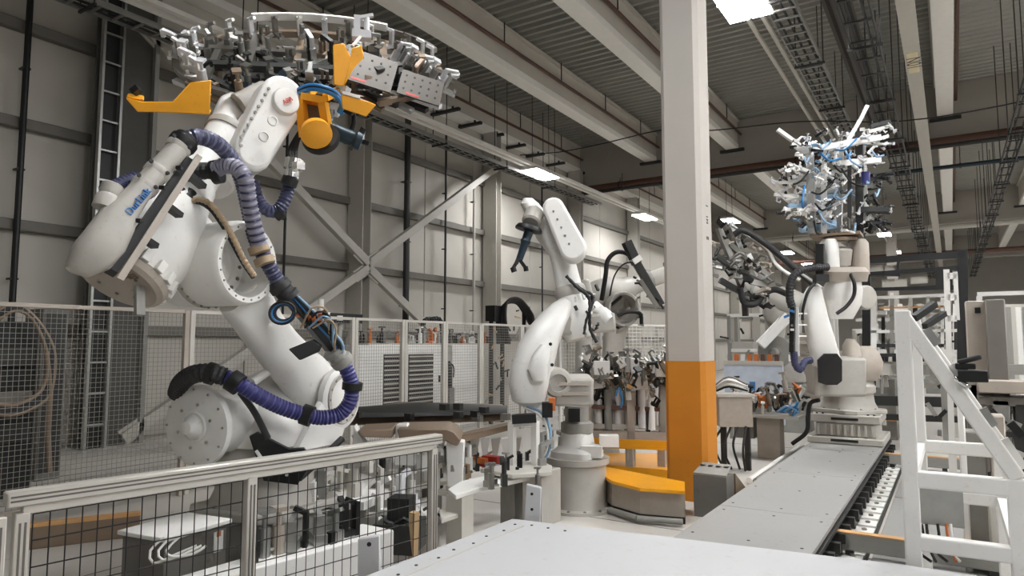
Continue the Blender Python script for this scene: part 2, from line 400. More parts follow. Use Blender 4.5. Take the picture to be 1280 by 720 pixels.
# ------------------------------------------------------------------ lamps and cable trays
def cable_tray(lab, x, z, w, y0, y1, step=.5, cables=3, m='tray', hang=True):
    t = thing('cable_tray', lab, 'cable tray', (x, y0, z))
    for s in (-1, 1): MB().bb(x+s*w/2-.012, x+s*w/2+.012, y0, y1, z, z+.1).build('side_rail', m, t)
    rg = MB(); n = int((y1-y0)/step)
    for i in range(n): rg.bb(x-w/2, x+w/2, y0+i*step, y0+i*step+.05, z+.005, z+.03)
    tag(rg.build('rungs', m, t), 'close-set tray rungs', kind='stuff')
    for c in range(cables):
        cxx = x-w/2+w*(c+.5)/cables
        MB().cyl((cxx, y0, z+.055), (cxx, y1, z+.055), .022, n=6).build('cable', 'rubber', t)
    if hang:
        for i in range(int((y1-y0)/3)):
            yy = y0+1.2+3*i
            for s in (-1, 1): rod(t, 'hanger', (x+s*(w/2+.03), yy, z), (x+s*(w/2+.03), yy, DECK-.02), .012, 'dark_steel')
            blk(t, 'trapeze_bar', (x, yy, z-.02), (w+.12, .04, .04), 'dark_steel')
    return t
def lamp(lab, x, y, z, sx=.6, sy=1.3, group=None):
    t = thing('ceiling_light', lab, 'light fixture', (x, y, z), group)
    MB().bb(x-sx/2, x+sx/2, y-sy/2, y+sy/2, z+.03, z+.11).build('housing', 'white_paint', t, .01)
    for s in (-1, 1):
        MB().bb(x+s*sx/4-sx*.21, x+s*sx/4+sx*.21, y-sy*.46, y+sy*.46, z, z+.028).build('light_panel', 'lamp', t)
    MB().bb(x-sx/2, x+sx/2, y-.02, y+.02, z-.005, z+.03).build('cross_bar', 'white_paint', t)
    for s in (-1, 1): rod(t, 'hanger', (x, y+s*sy*.35, z+.1), (x, y+s*sy*.35, DECK-.02), .01, 'dark_steel')
TX1, TZ1 = -11.35, 7.15
TX2, TZ2 = -2.62, 7.25
cable_tray('long ladder tray hung close to the panelled side wall', TX1-.1, TZ1, .4, -8, 24, .35)
cable_tray('wide ladder tray of cables beside the lit strip, above the tool cluster', TX2+.5, TZ2+.02, .44, -8, 23, .35)
t = thing('lighting_rail', 'pale lighting rail carrying the bright panel beside the column', 'lighting rail', (TX2, -8, TZ2))
for s in (-.12, .12): MB().bb(TX2+s-.03, TX2+s+.03, -8, 48, TZ2+.12, TZ2+.18).build('rail', 'wall_steel', t)
t = thing('lighting_rail', 'pale lighting rail with small lamps along the side wall', 'lighting rail', (TX1+.5, -8, TZ1))
for s in (-.12, .12): MB().bb(TX1+.5+s-.06, TX1+.5+s+.06, -8, 41, TZ1+.12, TZ1+.2).build('rail', 'beam_flange', t)
t = thing('perforated_duct', 'wide perforated cable duct over the lit strip', 'cable duct', (TX2+1.1, -8, 8.3))
MB().bb(TX2+.8, TX2+1.3, -8, 24, 8.3, 8.36).build('sheet', 'perf', t)
hm = MB()
for i in range(300):
    for j in range(3): hm.bb(TX2+.87+.16*j, TX2+.94+.16*j, 4+i*.066, 4+i*.066+.03, 8.295, 8.3)
tag(hm.build('perforation', 'hole', t), 'rows of small holes', kind='stuff')
# flat duct with a sign, ladder trays toward the right
t = thing('flat_duct', 'narrow pale duct with a small lettered sign', 'cable duct', (-.38, -8, 7.1))
MB().bb(-.51, -.25, -8, 60, 7.1, 7.2).build('duct', 'wall_steel', t)
sp = onY(1150, 28, 15.0)
s_ = MB().bb(-.47, -.29, 14.2, 15.3, 7.085, 7.1).build('sign', 'sign_cream', t)
text_part('lettering', 'N01', .34, 'ink', t, (-.38, 14.75, 7.084), (0, 1, 0), (1, 0, 0), .001)
cable_tray('dark ladder tray running far down the hall beside the flat duct', -.98, 6.6, .4, 8, 60, .8, 2, 'dark_steel')
cable_tray('dark ladder tray on the far right below the roof', 1.5, 6.6, .3, 12, 60, 1.0, 2, 'dark_steel')
lamp('large bright twin panel lamp beside the yellow-footed column', TX2, 10.9, TZ2, .75, 1.5)
lamp('twin panel lamp on the column rail over the guard railing', TX2, 3.2, TZ2, .75, 1.5)
for k, y in enumerate((39, 47)): lamp(('small lamp on the column rail before the second cross girder', 'small lamp on the column rail past the second cross girder')[k], TX2, y, TZ2, .6, 1.2)
ya = onX(676, 228, TX1+.5).y; yb = onX(806, 283, TX1+.5).y
lamp('bright lamp on the wall rail above the middle robot', TX1+.5, ya, TZ1, .6, 1.5)
lamp('small bright lamp further along the wall rail', TX1+.5, yb, TZ1, .6, 1.6)
for x, ys_ in ((4.5, (1, 7, 13, 19, 27, 35, 45)), (9.5, (-2, 6, 14, 22, 32)), (14.5, (-2, 6, 14, 22, 32))):
    for y in ys_: lamp('panel lamp hung over the machine halls beside the robot cells', x, y, 7.3, .75, 1.5, 'lamps over the neighbouring halls')
lamp('twin panel lamp over the pale floor plates beside the track', 1.3, 8.3, 7.3, .75, 1.5)  # added lamp outside the view, lights the right-hand faces of column and track
for x in (-9, 8.5):  # added lamps that lift the dark far end of the hall
    for y in (34, 48, 56, 66): lamp('panel lamp hung far down the hall under the deck', x, y, 7.8, .75, 1.5, 'lamps far down the hall')
for k, (px, py) in enumerate(((556,140),(584,157),(612,171),(640,184),(664,195),(690,206))):
    p = fl(px, py, 8.66); t = thing('hanging_bracket', 'short dark bracket under the roof beam nearest the side wall', 'bracket', (p.x, p.y, p.z), 'dark brackets under the wall-side roof beam')
    stick(t, 'cross_bar', (p.x-.55, p.y, p.z), (p.x+.55, p.y, p.z), .12, .08, 'dark_steel', Z)
    for s in (-.3, .3): stick(t, 'strap', (p.x+s, p.y, p.z), (p.x+s, p.y, 8.78), .05, .05, 'dark_steel')
t = thing('sagging_cable', 'thin black cable sagging across the hall before the first girder', 'cable', onY(650,194,17.5))
hose(t, 'cable', [onY(650,194,17.5), onY(700,190,17.5), onY(760,178,17.5), onY(830,162,17.5), onY(890,163,17.5), onY(1000,152,17.5), onY(1120,152,17.5), onY(1210,140,17.5), onY(1300,122,17.5)], .016, 'black', step=.5, n=6)
# ================================================================== ROBOTS
def head(deg_right_of_view): a = YAW-math.radians(deg_right_of_view); return Vector((-math.sin(a), math.cos(a), 0))
def robot_body(root, O, F, zb, lean, elev, l2=1.15, off=.25, rear=.38, fore=1.25, side=1, a2=(.35, .78), cyl=True, m='robot_white', m2='robot_grey', ped=None, detail=True, motor=True, upper=True, arm=True):
    """Six-axis arm. O: floor point under axis 1; zb: height of the foot plate."""
    O = Vector((O.x, O.y, 0)); L = F.cross(Z)*side
    P = lambda s, l, z: O+F*s+L*l+Z*z
    le, el = math.radians(lean), math.radians(elev)
    A2 = (a2[0], zb+a2[1]); E = (A2[0]+l2*math.sin(le), A2[1]+l2*math.cos(le))
    U = F*math.cos(el)+Z*math.sin(el); N = -F*math.sin(el)+Z*math.cos(el)
    Ec = P(E[0], -.05, E[1]); Q = lambda a, o=off, l=0.0: Ec+U*a+N*o+L*l
    # foot and cast base
    MB().plate([P(s, l, zb+.03) for s, l in ((-.42,-.3),(-.3,-.42),(.3,-.42),(.42,-.3),(.42,.3),(.3,.42),(-.3,.42),(-.42,.3))], Z*.06).build('foot_plate', m2, root, .01)
    MB().loft([(P(0,0,zb+.06), F*.36, L*.36, 3), (P(0,0,zb+.16), F*.33, L*.33, 2.6), (P(0,0,zb+.30), F*.34, L*.34, 2)], 28).build('base', m2, root)
    for i in range(8):
        a = math.pi*2*(i+.5)/8; bolt(root, P(.37*math.cos(a), .37*math.sin(a), zb+.06), Z, .022)
    # turret with fork cheeks
    MB().lathe(P(0,0,zb+.30), Z, [(0,.37),(.03,.38),(.10,.38),(.13,.35),(.20,.33)], 32).build('axis_ring', m2, root)
    tu = MB().loft([(P(.0,0,zb+.48), F*.36, L*.34, 3), (P(.05,0,zb+.60), F*.40, L*.33, 3.5), (P(.10,-.05,zb+.76), F*.38, L*.26, 3.5), (P(.16,-.08,zb+.92), F*.26, L*.2, 3), (P(.2,-.1,zb+1.0), F*.12, L*.12, 2.5)], 28)
    tu.build('turret', m, root)
    if not arm: return dict(P=P, Q=Q, U=U, N=N, L=L, F=F, O=O, Ec=Ec)
    ck = MB()
    for l in (.03, .36):
        ck.lathe(P(A2[0], l-.03, A2[1]), L, [(0,.2),(.015,.235),(.06,.235),(.075,.2)], 28)
        ck.loft([(P(.1,l,zb+.45), F*.26, L*.04, 4), (P(A2[0]-.03,l,A2[1]), F*.2, L*.04, 4)], 16)
    ck.build('fork_cheek', m, root)
    if motor: MB().lathe(P(A2[0], .4, A2[1]), L, [(0,.16),(.05,.17),(.06,.12),(.22,.12),(.24,.10)], 24).build('shoulder_motor', m2, root)
    # lower arm
    d2 = F*math.sin(le)+Z*math.cos(le); n2 = F*math.cos(le)-Z*math.sin(le); a = P(A2[0], .2, A2[1])
    secs = []
    for t, w, th, sh in ((-.16,.10,.10,0),(-.08,.19,.125,0),(.05,.225,.13,0),(.16,.215,.125,-.01),(.30,.185,.12,-.03),(.45,.17,.115,-.05),(.60,.165,.11,-.06),(.74,.18,.11,-.04),(.80,.205,.105,-.02),(.845,.21,.10,-.015),(.85,.15,.08,-.01)):
        secs.append((a+d2*(t*l2)+n2*sh, n2*w, L*th, 2.7))
    MB().loft(secs, 30).build('lower_arm', m, root)
    e = P(E[0], .2, E[1])
    if not upper: return dict(P=P, Q=Q, U=U, N=N, L=L, F=F, E=e, A2=a, d2=d2, n2=n2, W=Q(fore), O=O, Ec=Ec)
    er = MB().lathe(e-L*.16, L, [(0,.24),(.02,.275),(.30,.275),(.335,.268),(.35,.255),(.345,.222),(.11,.208),(.09,.15),(.07,.14),(.06,.001)], 36).build('elbow_ring', m, root)
    if detail:
        bolt_circle(er, e+L*.188, L, .238, .007, 22)
        bolt_circle(er, e-L*.06, L, .18, .013, 14)
        sm = MB().lathe(a+L*.15, L, [(0,.2),(.05,.2),(.065,.19),(.06,.155),(.01,.145),(.01,.001)], 28).build('shoulder_cap', m2, root); bolt_circle(sm, a+L*.21, L, .172, .009, 14); MB().lathe(a+L*.155, L, [(0,.14),(.012,.138),(.013,.001)], 24).build('shoulder_opening', 'black', sm)  # black disc paints the shade inside the shoulder opening
    # elbow block and upper arm
    MB().lathe(e-L*.46, L, [(0,.2),(.03,.25),(.10,.27),(.28,.275),(.31,.265)], 32).build('elbow_block', m, root)
    bc = MB().lathe(e-L*.165, L, [(0,.285),(.03,.285)], 36).build('elbow_flange', m2, root)
    if detail: bolt_circle(bc, e-L*.135, L, .28, .010, 28)
    uh = MB().lathe(Q(-rear), U, [(0,.01),(.0,.24),(.02,.27),(.12,.285),(.20,.30),(.34,.30),(.48,.27),(.60,.215),(.72,.18),(.80,.17)], 36).build('upper_arm_housing', m, root)
    rc = MB().lathe(Q(-rear)-U*.05, U, [(0,.001),(.0,.09),(.01,.10),(.015,.2),(.0,.235),(.02,.265),(.06,.275)], 36).build('rear_cover', 'warm_grey' if detail else m2, root)
    MB().loft([(Q(-.02, off-.02), U*.27, L*.2, 3), (Q(-.02, off*.5), U*.26, L*.22, 3), (Q(0, 0), U*.22, L*.2, 2.5)], 24).build('elbow_neck', m, root)
    if detail:
        x, y, d = basis(U); tm = None
        for i in range(18):
            an = 2*math.pi*i/18; w = x*math.cos(an)+y*math.sin(an); t_ = x*-math.sin(an)+y*math.cos(an)
            o = MB().obox(Q(-rear)+w*.275+U*.05, w*.022, t_*.025, U*.035).build('rim_tooth', m, rc, .004)
        bolt_circle(rc, Q(-rear)-U*.045, -U, .15, .012, 8)
    w = fore
    MB().lathe(Q(.30), U, [(0,.165),(.08,.155),(w-.85,.135),(w-.72,.15),(w-.68,.15)], 28).build('forearm', m, root)
    MB().lathe(Q(w-.42), U, [(0,.16),(.03,.165),(.05,.165),(.06,.15)], 28).build('wrist_seam', m2, root)
    return dict(P=P, Q=Q, U=U, N=N, L=L, F=F, E=e, A2=a, d2=d2, n2=n2, W=Q(w), O=O, Ec=Ec)
def balance_cylinder(root, K, D, axis, length, r, m, detail=True):
    axis = Vector(axis).normalized()
    o = MB().lathe(D, axis, [(0,.001),(.0,.01),(.0,r*1.0),(.012,r*1.14),(.045,r*1.16),(.06,r*1.14),(.062,r*.95),(.16,r*.92),(length*.8,r*.92),(length*.9,r*.86),(length,r*.6)], 40).build('balance_cylinder', m, root)
    h = MB().lathe(D+axis*.004, -axis, [(0,r*.46),(.018,r*.45),(.022,r*.40),(.015,r*.37),(.03,r*.30),(.055,r*.24),(.075,r*.18),(.08,r*.08)], 28).build('end_hub', m, o)
    if detail:
        bolt_circle(o, D, -axis, r*.62, r*.05, 6, 'chrome', .3); bolt_circle(o, D, -axis, r*1.03, r*.04, 12, 'chrome')
    return o
# ---------------------------------------------------------------- robot 1: the large handling robot in the foreground
F1 = head(22.0); L1 = F1.cross(Z)
a2p = at(402, 497, 5.3); O1 = a2p-F1*.35-L1*.2; zb1 = a2p.z-.78
R1 = thing('handling_robot', 'large white robot arm with blue ribbed hoses lifting a wide gripper by the fence', 'robot', (O1.x, O1.y, 0))
K1 = robot_body(R1, O1, F1, zb1, -47.5, 54, l2=1.38, motor=False, off=.376, rear=.415, fore=1.3)
P1, Q1, U1, N1 = K1['P'], K1['Q'], K1['U'], K1['N']
MB().loft([(P1(0,0,0), F1*.5, L1*.5, 6), (P1(0,0,.04), F1*.5, L1*.5, 6), (P1(0,0,.05), F1*.36, L1*.36, 4), (P1(0,0,zb1), F1*.36, L1*.36, 4)], 24).build('pedestal', 'cast_grey', R1)
D1 = at(243, 533, 4.5)
balance_cylinder(R1, K1, D1, F1*.98+Z*.05, .85, .235, 'robot_white')
# black side plate with bolts below the arm
bp = [at(312, 545, 4.6), at(322, 540, 4.6), at(346, 553, 4.64), at(362, 561, 4.66), at(380, 560, 4.68), at(392, 575, 4.7), at(372, 605, 4.7), at(330, 600, 4.62)]
nb = (bp[2]-bp[0]).cross(bp[6]-bp[0]).normalized()
pb = MB().plate(bp, nb*.03).build('side_plate', 'black', R1)
toc = (Vector((0,0,1.75))-bp[0]).normalized(); nn = nb if nb.dot(toc) > 0 else -nb
for px, py, d in ((343,577,4.64),(352,590,4.66),(359,592,4.66),(364,588,4.67),(372,575,4.68)): bolt(pb, at(px, py, d-.03)+nn*.01, nn, .014, 'bright_alu')
stick(R1, 'rating_plate', at(320,563,4.58), at(326,572,4.58), .05, .01, 'white_paint')
hose(R1, 'link_arm', [at(300,490,4.55), at(318,515,4.58), at(335,548,4.62)], .022, 'dark_steel')
hose(R1, 'link_arm', [at(374,598,4.8), at(400,575,4.95), at(428,548,5.1)], .025, 'black')
hose(R1, 'link_arm', [at(315,478,4.7), at(330,468,4.8), at(345,456,4.9)], .03, 'robot_white')
# wrist: long rounded cover plate with bolt row, fork prong, end cap with red lettering
W1a, W1b = at(319, 186, 4.6), at(351, 128, 4.76)
wu = (W1b-W1a).normalized(); wn = (Vector((0,0,1.75))-W1a).normalized(); wn = (wn-wu*wn.dot(wu)); wn = (wn*.9+L1*.35); wn = (wn-wu*wn.dot(wu)).normalized(); wx = wu.cross(wn)
def rounded(c0, c1, r0, r1, u, x, n=10):
    out = []
    for i in range(n+1): a = math.pi*i/n; out.append(c1+(x*math.cos(a)+u*math.sin(a))*r1)
    for i in range(n+1): a = math.pi+math.pi*i/n; out.append(c0+(x*math.cos(a)+u*math.sin(a))*r0)
    return out
wo = [p-wn*.1 for p in rounded(W1a-wu*.03, W1b+wu*.05, .13, .155, wu, wx)]
wc = MB().plate(wo, wn*.24).build('wrist_housing', 'robot_white', R1, .035, 3)
for i in range(11):
    t = i/10; p = W1a-wu*.1+(W1b-W1a+wu*.12)*t
    sgn = 1 if (at(300,160,4.9)-W1a).dot(wx) > 0 else -1
    bolt(wc, p+wx*sgn*(.115 if t > .1 else .09)+wn*.02, wn, .012, 'steel')
for k, (px, py) in enumerate(((342,150),(331,170))):
    MB().lathe(at(px,py,4.57)-wn*.02, wn, [(0,.036),(.010,.036),(.012,.032),(.012,.028),(.004,.026),(.004,.001)], 20).build('plug', 'robot_white', wc)
ecp = MB().lathe(at(358,126,4.74)-wn*.06, wn, [(0,.095),(.06,.095),(.07,.088),(.074,.07),(.07,.001)], 28).build('end_cap', 'robot_white', R1)
text_part('lettering', 'ABB', .045, 'text_red', ecp, at(358,127,4.74)+wn*.02, wu*.9+wx*(-.5 if wx.dot(_rt) < 0 else .5), wn.cross(wu*.9+wx*(-.5 if wx.dot(_rt) < 0 else .5)), .002)
# forearm fork
for a_, b_, r0, r1 in ((at(268,222,4.72), at(290,132,5.1), .17, .10), (at(285,218,4.78), at(325,160,4.95), .15, .15)):
    u_, x_, y_ = None, None, None; d_ = (b_-a_); xx, yy, dd = basis(d_, wn)
    MB().loft([(a_-dd*.08, xx*r0*.7, yy*r0*.8, 2.4), (a_, xx*r0, yy*r0, 2.4), (a_+d_*.5, xx*(r0+r1)/2.1, yy*(r0+r1)/2.3, 2.4), (b_, xx*r1, yy*r1*1.1, 2.4), (b_+dd*.07, xx*r1*.6, yy*r1*.7, 2.4)], 24).build('wrist_fork', 'robot_white', R1)
rod(R1, 'wrist_axle', at(300,135,5.0), at(335,118,5.12), .11, 'robot_grey')
# upper arm casting details
for (px, py, d, r) in ((206,258,4.15,.07),(222,262,4.2,.055),(195,285,4.05,.05)):
    MB().lathe(at(px,py,d), U1, [(0,r),(.10,r),(.12,r*.8),(.16,r*.75)], 18).build('motor_cap', 'black', R1)
text_part('lettering', 'ABB', .06, 'brown_plate', R1, Q1(-.415)-U1*.045-K1['N']*.02+L1*.14+N1*.05, L1, N1, .003)
stick(R1, 'rear_tab', Q1(-.465,.33,.14), Q1(-.53,.30,.17)-Z*.1, .05, .03, 'cast_grey')
# dress pack box along the arm
b0, b1, b2 = at(115, 308, 3.55), at(170, 243, 3.75), at(226, 180, 3.96)
bu = (b2-b0).normalized(); bn = (Vector((0,0,1.75))-b1).normalized(); bn = (bn-bu*bn.dot(bu)).normalized(); bx = bu.cross(bn)
if bx.x > 0 and False: bx = -bx
bx = bx if bx.dot(_rt) < 0 else -bx                                # toward the upper left
B = lambda t, x=0.0, n=0.0: b0+(b2-b0)*t+bx*x+bn*n
dp = MB().loft([(B(-.20,.0,-.02), bx*0.0264, bn*0.0360, 2.2), (B(-.17,-.02,-.02), bx*0.0616, bn*0.0720, 2.4), (B(-.06,-.03), bx*0.1038, bn*0.0900, 2.8), (B(.08,-.03), bx*0.1074, bn*0.0990, 2.8), (B(.24,-.01), bx*0.0968, bn*0.0900, 2.8), (B(.33,-.005), bx*0.0748, bn*0.0810, 2.6), (B(.48,.0), bx*0.0634, bn*0.0720, 2.3), (B(.9,-.005), bx*0.0598, bn*0.0675, 2.3), (B(.98,-.005), bx*0.0598, bn*0.0675, 2.2)], 28).build('dress_pack_box', 'robot_grey', R1)
for t in (.52, .66, .93):
    MB().lathe(B(t,-.003), bu, [(0,.066),(.02,.072),(.05,.072),(.065,.066)], 28).build('clamp_band', 'robot_grey', dp)
    for s in (-.05, .06): bolt(dp, B(t+.05, s*.9, .06), bn, .012, 'black')
for t, s in ((.1,-.09),(.3,-.09),(.6,-.075),(.8,-.075)): blk(dp, 'latch', B(t, s, .06), (.03,.03,.02), 'black', .5)
MB().lathe(B(1.0,-.005)-bu*.02, bu, [(0,.072),(.02,.08),(.05,.08),(.06,.068),(.075,.068),(.08,.06)], 28).build('end_collar', 'black', dp)
MB().bar(B(-.1,-.2,.02), B(.99,-.115,.02), .035, .05, bn).build('mounting_rail', 'warm_grey', R1)
MB().bar(B(-.06,-.15,-.05), B(.95,-.09,-.05), .05, .12, bn).build('inner_tray', 'black', R1)
for t in (.25,.55,.85): stick(R1, 'rail_bracket', B(t,-.13,-.02), B(t+.04,-.24,-.1), .05, .03, 'black')
o_ = MB().lathe(B(.26,.075,.0), bu*.85+bx*.25, [(0,.06),(.06,.06),(.08,.05),(.10,.055),(.14,.055),(.15,.04)], 20).build('side_spigot', 'robot_grey', R1)
hose(R1, 'braided_hose', [B(.36,.13,.0), B(.48,.10,-.02), B(.62,.06,-.06)], .035, 'hose_navy', .15, .012)
text_part('lettering', 'DurLink', .056, 'text_blue', dp, B(.40,-.028,.078), bu, bx, .012)
# hoses
def d_(px): return 4.1+(px-230)*.0052
hose(R1, 'ribbed_hose', [at(233,174,3.98), at(250,171,4.03), at(272,180,4.15), at(290,200,4.3), at(302,225,4.38), at(309,255,4.42), at(318,295,4.45), at(332,325,4.5), at(350,356,4.58)], .05, 'hose_navy', .10, .011, 16, 'hose_lilac2')
hose(R1, 'ribbed_hose', [at(268,213,4.28), at(282,207,4.24), at(298,211,4.22), at(307,225,4.22), at(311,250,4.27), at(317,280,4.33), at(324,305,4.38)], .052, 'hose_lilac', .14, .011, 16, 'hose_navy')
ringp(R1, 'hose_collar', at(276,214,4.3), at(266,216,4.3), .075, 'black')
stick(R1, 'collar_bracket', at(245,210,4.35), at(275,212,4.35), .09, .06, 'robot_grey')
hose(R1, 'black_hose', [at(222,222,4.3), at(245,216,4.3), at(272,214,4.32)], .05, 'rubber', .1, .015)
for py, dd in ((308,4.4),(322,4.43)): ringp(R1, 'hose_sleeve', at(322+(py-308)*.5,py,dd), at(325+(py-308)*.5,py+8,dd), .066, 'cable_tan')
hose(R1, 'ribbed_hose', [at(316,228,4.7), at(322,248,4.7), at(334,263,4.7), at(348,262,4.72), at(358,245,4.75), at(363,222,4.78)], .046, 'hose_navy', .12, .012, 14)
for px, py, px2, py2 in ((343,268,352,262),(360,232,364,222)): ringp(R1, 'hose_band', at(px,py,4.73), at(px2,py2,4.73), .056, 'black')
jc = MB().lathe(at(364,222,4.78), at(368,200,4.8)-at(364,222,4.78), [(0,.05),(.05,.05),(.06,.065),(.13,.065),(.14,.04)], 18).build('hose_coupling', 'chrome', R1)
stick(R1, 'coupling_block', at(372,212,4.75), at(372,203,4.75), .07, .07, 'chrome')
for k in range(3): hose(R1, 'wrist_cable', [at(366+k*2,202,4.8), at(362+k*4,188,4.84), at(370+k*2,172,4.86), at(378+k*3,160,4.9), at(386+k,150,4.95)], .014, 'black')
hose(R1, 'braided_cable', [at(236,256,4.25), at(248,249,4.22), at(264,256,4.2), at(280,277,4.2), at(293,300,4.22), at(305,325,4.25), at(318,345,4.3)], .02, 'cable_tan', .25, .014)
hose(R1, 'braided_cable', [at(228,262,4.25), at(244,252,4.24), at(262,260,4.22), at(278,281,4.22), at(291,304,4.24), at(304,328,4.27), at(317,347,4.32)], .016, 'rubber')
# valve manifold on the lower arm
v0, v1 = at(350, 358, 4.58), at(428, 452, 4.82)
MB().lathe(v0, v1-v0, [(-.05,.05),(-.02,.075),(.02,.078),(.03,.065),(.06,.065),(.07,.08),(.10,.08),(.11,.05)], 22).build('hose_flange', 'rubber', R1)
MB().lathe(v1, v0-v1, [(-.04,.05),(-.02,.075),(.0,.08),(.03,.08),(.04,.065),(.07,.065),(.08,.08),(.11,.08),(.13,.05)], 22).build('hose_flange', 'cast_grey', R1)
vd = (v1-v0).normalized()
MB().bar(v0+vd*.08, v1-vd*.1, .10, .07).build('manifold_plate', 'black', R1, .006)
for k in range(4): hose(R1, 'air_tube', [v0+vd*.1+bn*.05+_rt*(.012*k), v0.lerp(v1,.4)+bn*.075+_rt*(.02*k-.01), v0.lerp(v1,.75)+bn*.08+_rt*(.02*k), v1-vd*.08+bn*.04+_rt*(.01*k)], .009, ('blue_hose','rubber','teal_steel','pale_blue')[k])
for k in range(4):
    c = at(353, 391, 4.5); rr = .085-.008*k; cx_ = [c+(_rt*math.cos(a*.5236)+ (_up*.85+_fw*.2)*math.sin(a*.5236))*rr+_fw*(.012*k) for a in range(13)]
    hose(R1, 'coiled_tube', cx_, .009, ('black','blue_hose','rubber','teal_steel')[k])
MB().plate([at(362,436,4.55), at(392,424,4.6), at(402,432,4.62), at(398,440,4.62), at(376,450,4.55)], _fw*.06).build('valve_bracket', 'black', R1, .006, 1); blk(R1, 'valve_box', at(392,402,4.68), (.12,.06,.05), 'steel', .3)
for k in range(9):
    p = at(372+6*k*.9, 392+RNG.uniform(-12,22), 4.62); stick(R1, 'valve_fitting', p, p+Vector((RNG.uniform(-.05,.05),RNG.uniform(-.05,.05),RNG.uniform(.02,.07))), .022, .022, RNG.choice(('steel','orange','chrome','black')))
for k in range(4): hose(R1, 'air_tube', [at(376+5*k,410,4.62), at(390+7*k,385+5*k,4.55), at(408+4*k,388+8*k,4.6), at(412+2*k,420+4*k,4.68), at(420,440,4.75)], .007, ('cable_tan','black','pale_blue','cable_tan')[k])
# blue hose sweeping round the base
hose(R1, 'ribbed_hose', [at(430,455,4.82), at(439,478,4.84), at(438,500,4.84), at(425,517,4.82), at(404,522,4.76), at(384,519,4.7), at(352,509,4.6), at(322,494,4.5), at(296,478,4.43), at(281,471,4.4)], .054, 'hose_blue', .09, .012, 16, 'hose_blue2')
hose(R1, 'black_hose', [at(281,471,4.4), at(262,466,4.38), at(242,468,4.4), at(227,478,4.5), at(221,492,4.62)], .062, 'rubber', .1, .015)
for px, py, px2, py2, dd in ((300,482,288,474,4.42),(390,521,378,517,4.7),(440,487,441,478,4.84),(268,468,260,466,4.39)): ringp(R1, 'hose_band', at(px,py,dd), at(px2,py2,dd), .072, 'black')
# ================================================================== FENCES
def mesh_grid(p00, p10, p01, p11, nu, nv, r, thick=None):
    mb = MB()
    for i in range(nu+1):
        t = i/nu; mb.cyl(p00.lerp(p10, t), p01.lerp(p11, t), r, n=4, cap=False)
    for j in range(nv+1):
        t = j/nv; mb.cyl(p00.lerp(p01, t)+(p10-p00).normalized()*0, p10.lerp(p11, t), r, n=4, cap=False)
    return mb
def alu_profile(parent, name, p, q, w, m='fence_alu', slot_dir=None, up=None):
    """extruded profile with a slot groove on each long face"""
    p, q = Vector(p), Vector(q); x, y, d = basis(q-p, up)
    o = MB().obox((p+q)/2, x*w/2, y*w/2, (q-p)/2).build(name, m, parent, w*.08, 1)
    return o
# front railing: extruded aluminium frame with black welded mesh
TOPZ = 1.10
fA, fB = fl(28, 622, TOPZ), fl(541, 549, TOPZ)
fd = (fB-fA); fd.z = 0; fu = fd.normalized(); flen = fd.length; fn = Vector((fu.y, -fu.x, 0))     # fn faces the viewer side
FR = thing('guard_railing', 'waist-high aluminium guard railing with black wire mesh before the large robot', 'railing', (fA.x, fA.y, 0))
g0 = Vector((fA.x, fA.y, 0))
G = lambda t, z, n=0.0: g0+fu*t+fn*n+Z*z
posts = [0.0, None, flen]
pm_ = fl(352, 590, TOPZ); posts[1] = (Vector((pm_.x, pm_.y, 0))-g0).dot(fu)
PW = .055
for t in posts:
    p = MB().obox(G(t, TOPZ/2-.03), fu*PW/2, fn*PW/2, Z*(TOPZ/2-.03)).build('post', 'fence_alu', FR, .005, 1)
    for s in (-.5, .5):
        MB().obox(G(t+PW*s*.36, TOPZ/2-.04, PW/2+.001), fu*.004, fn*.002, Z*(TOPZ/2-.06)).build('slot', 'fence_slot', p)
    MB().obox(G(t, .008), fu*.07, fn*.07, Z*.008).build('foot', 'fence_alu', p)
# extra outer post by the corner
e0 = MB().obox(G(-.11, TOPZ/2-.03), fu*.05, fn*.05, Z*(TOPZ/2-.03)).build('corner_post', 'fence_alu', FR, .005, 1)
for s in (-1, 0, 1): MB().obox(G(-.11+s*.03, TOPZ/2-.04, .051), fu*.004, fn*.002, Z*(TOPZ/2-.06)).build('slot', 'fence_slot', e0)
rl = MB().obox(G(flen/2, TOPZ), fu*(flen/2+.06), fn*.04, Z*.032).build('top_rail', 'fence_alu', FR, .006, 1)
for zz in (-.006, .012): MB().obox(G(flen/2, TOPZ+zz, .041), fu*(flen/2+.05), fn*.002, Z*.004).build('slot', 'fence_slot', rl)
MB().obox(G(flen/2, TOPZ-.05), fu*(flen/2), fn*.02, Z*.02).build('under_rail', 'fence_alu', FR, .004, 1)
MB().obox(G(flen/2, .10), fu*(flen/2), fn*.025, Z*.025).build('bottom_rail', 'fence_alu', FR, .004, 1)
for a, b in ((posts[0], posts[1]), (posts[1], posts[2])):
    a += PW/2+.015; b -= PW/2+.015; nu = round((b-a)/.062)
    tag(mesh_grid(G(a,.13), G(b,.13), G(a,TOPZ-.075), G(b,TOPZ-.075), nu, 8, .0032).build('wire_mesh', 'wire_dark', FR, smooth=0), 'black welded wire mesh', kind='stuff')
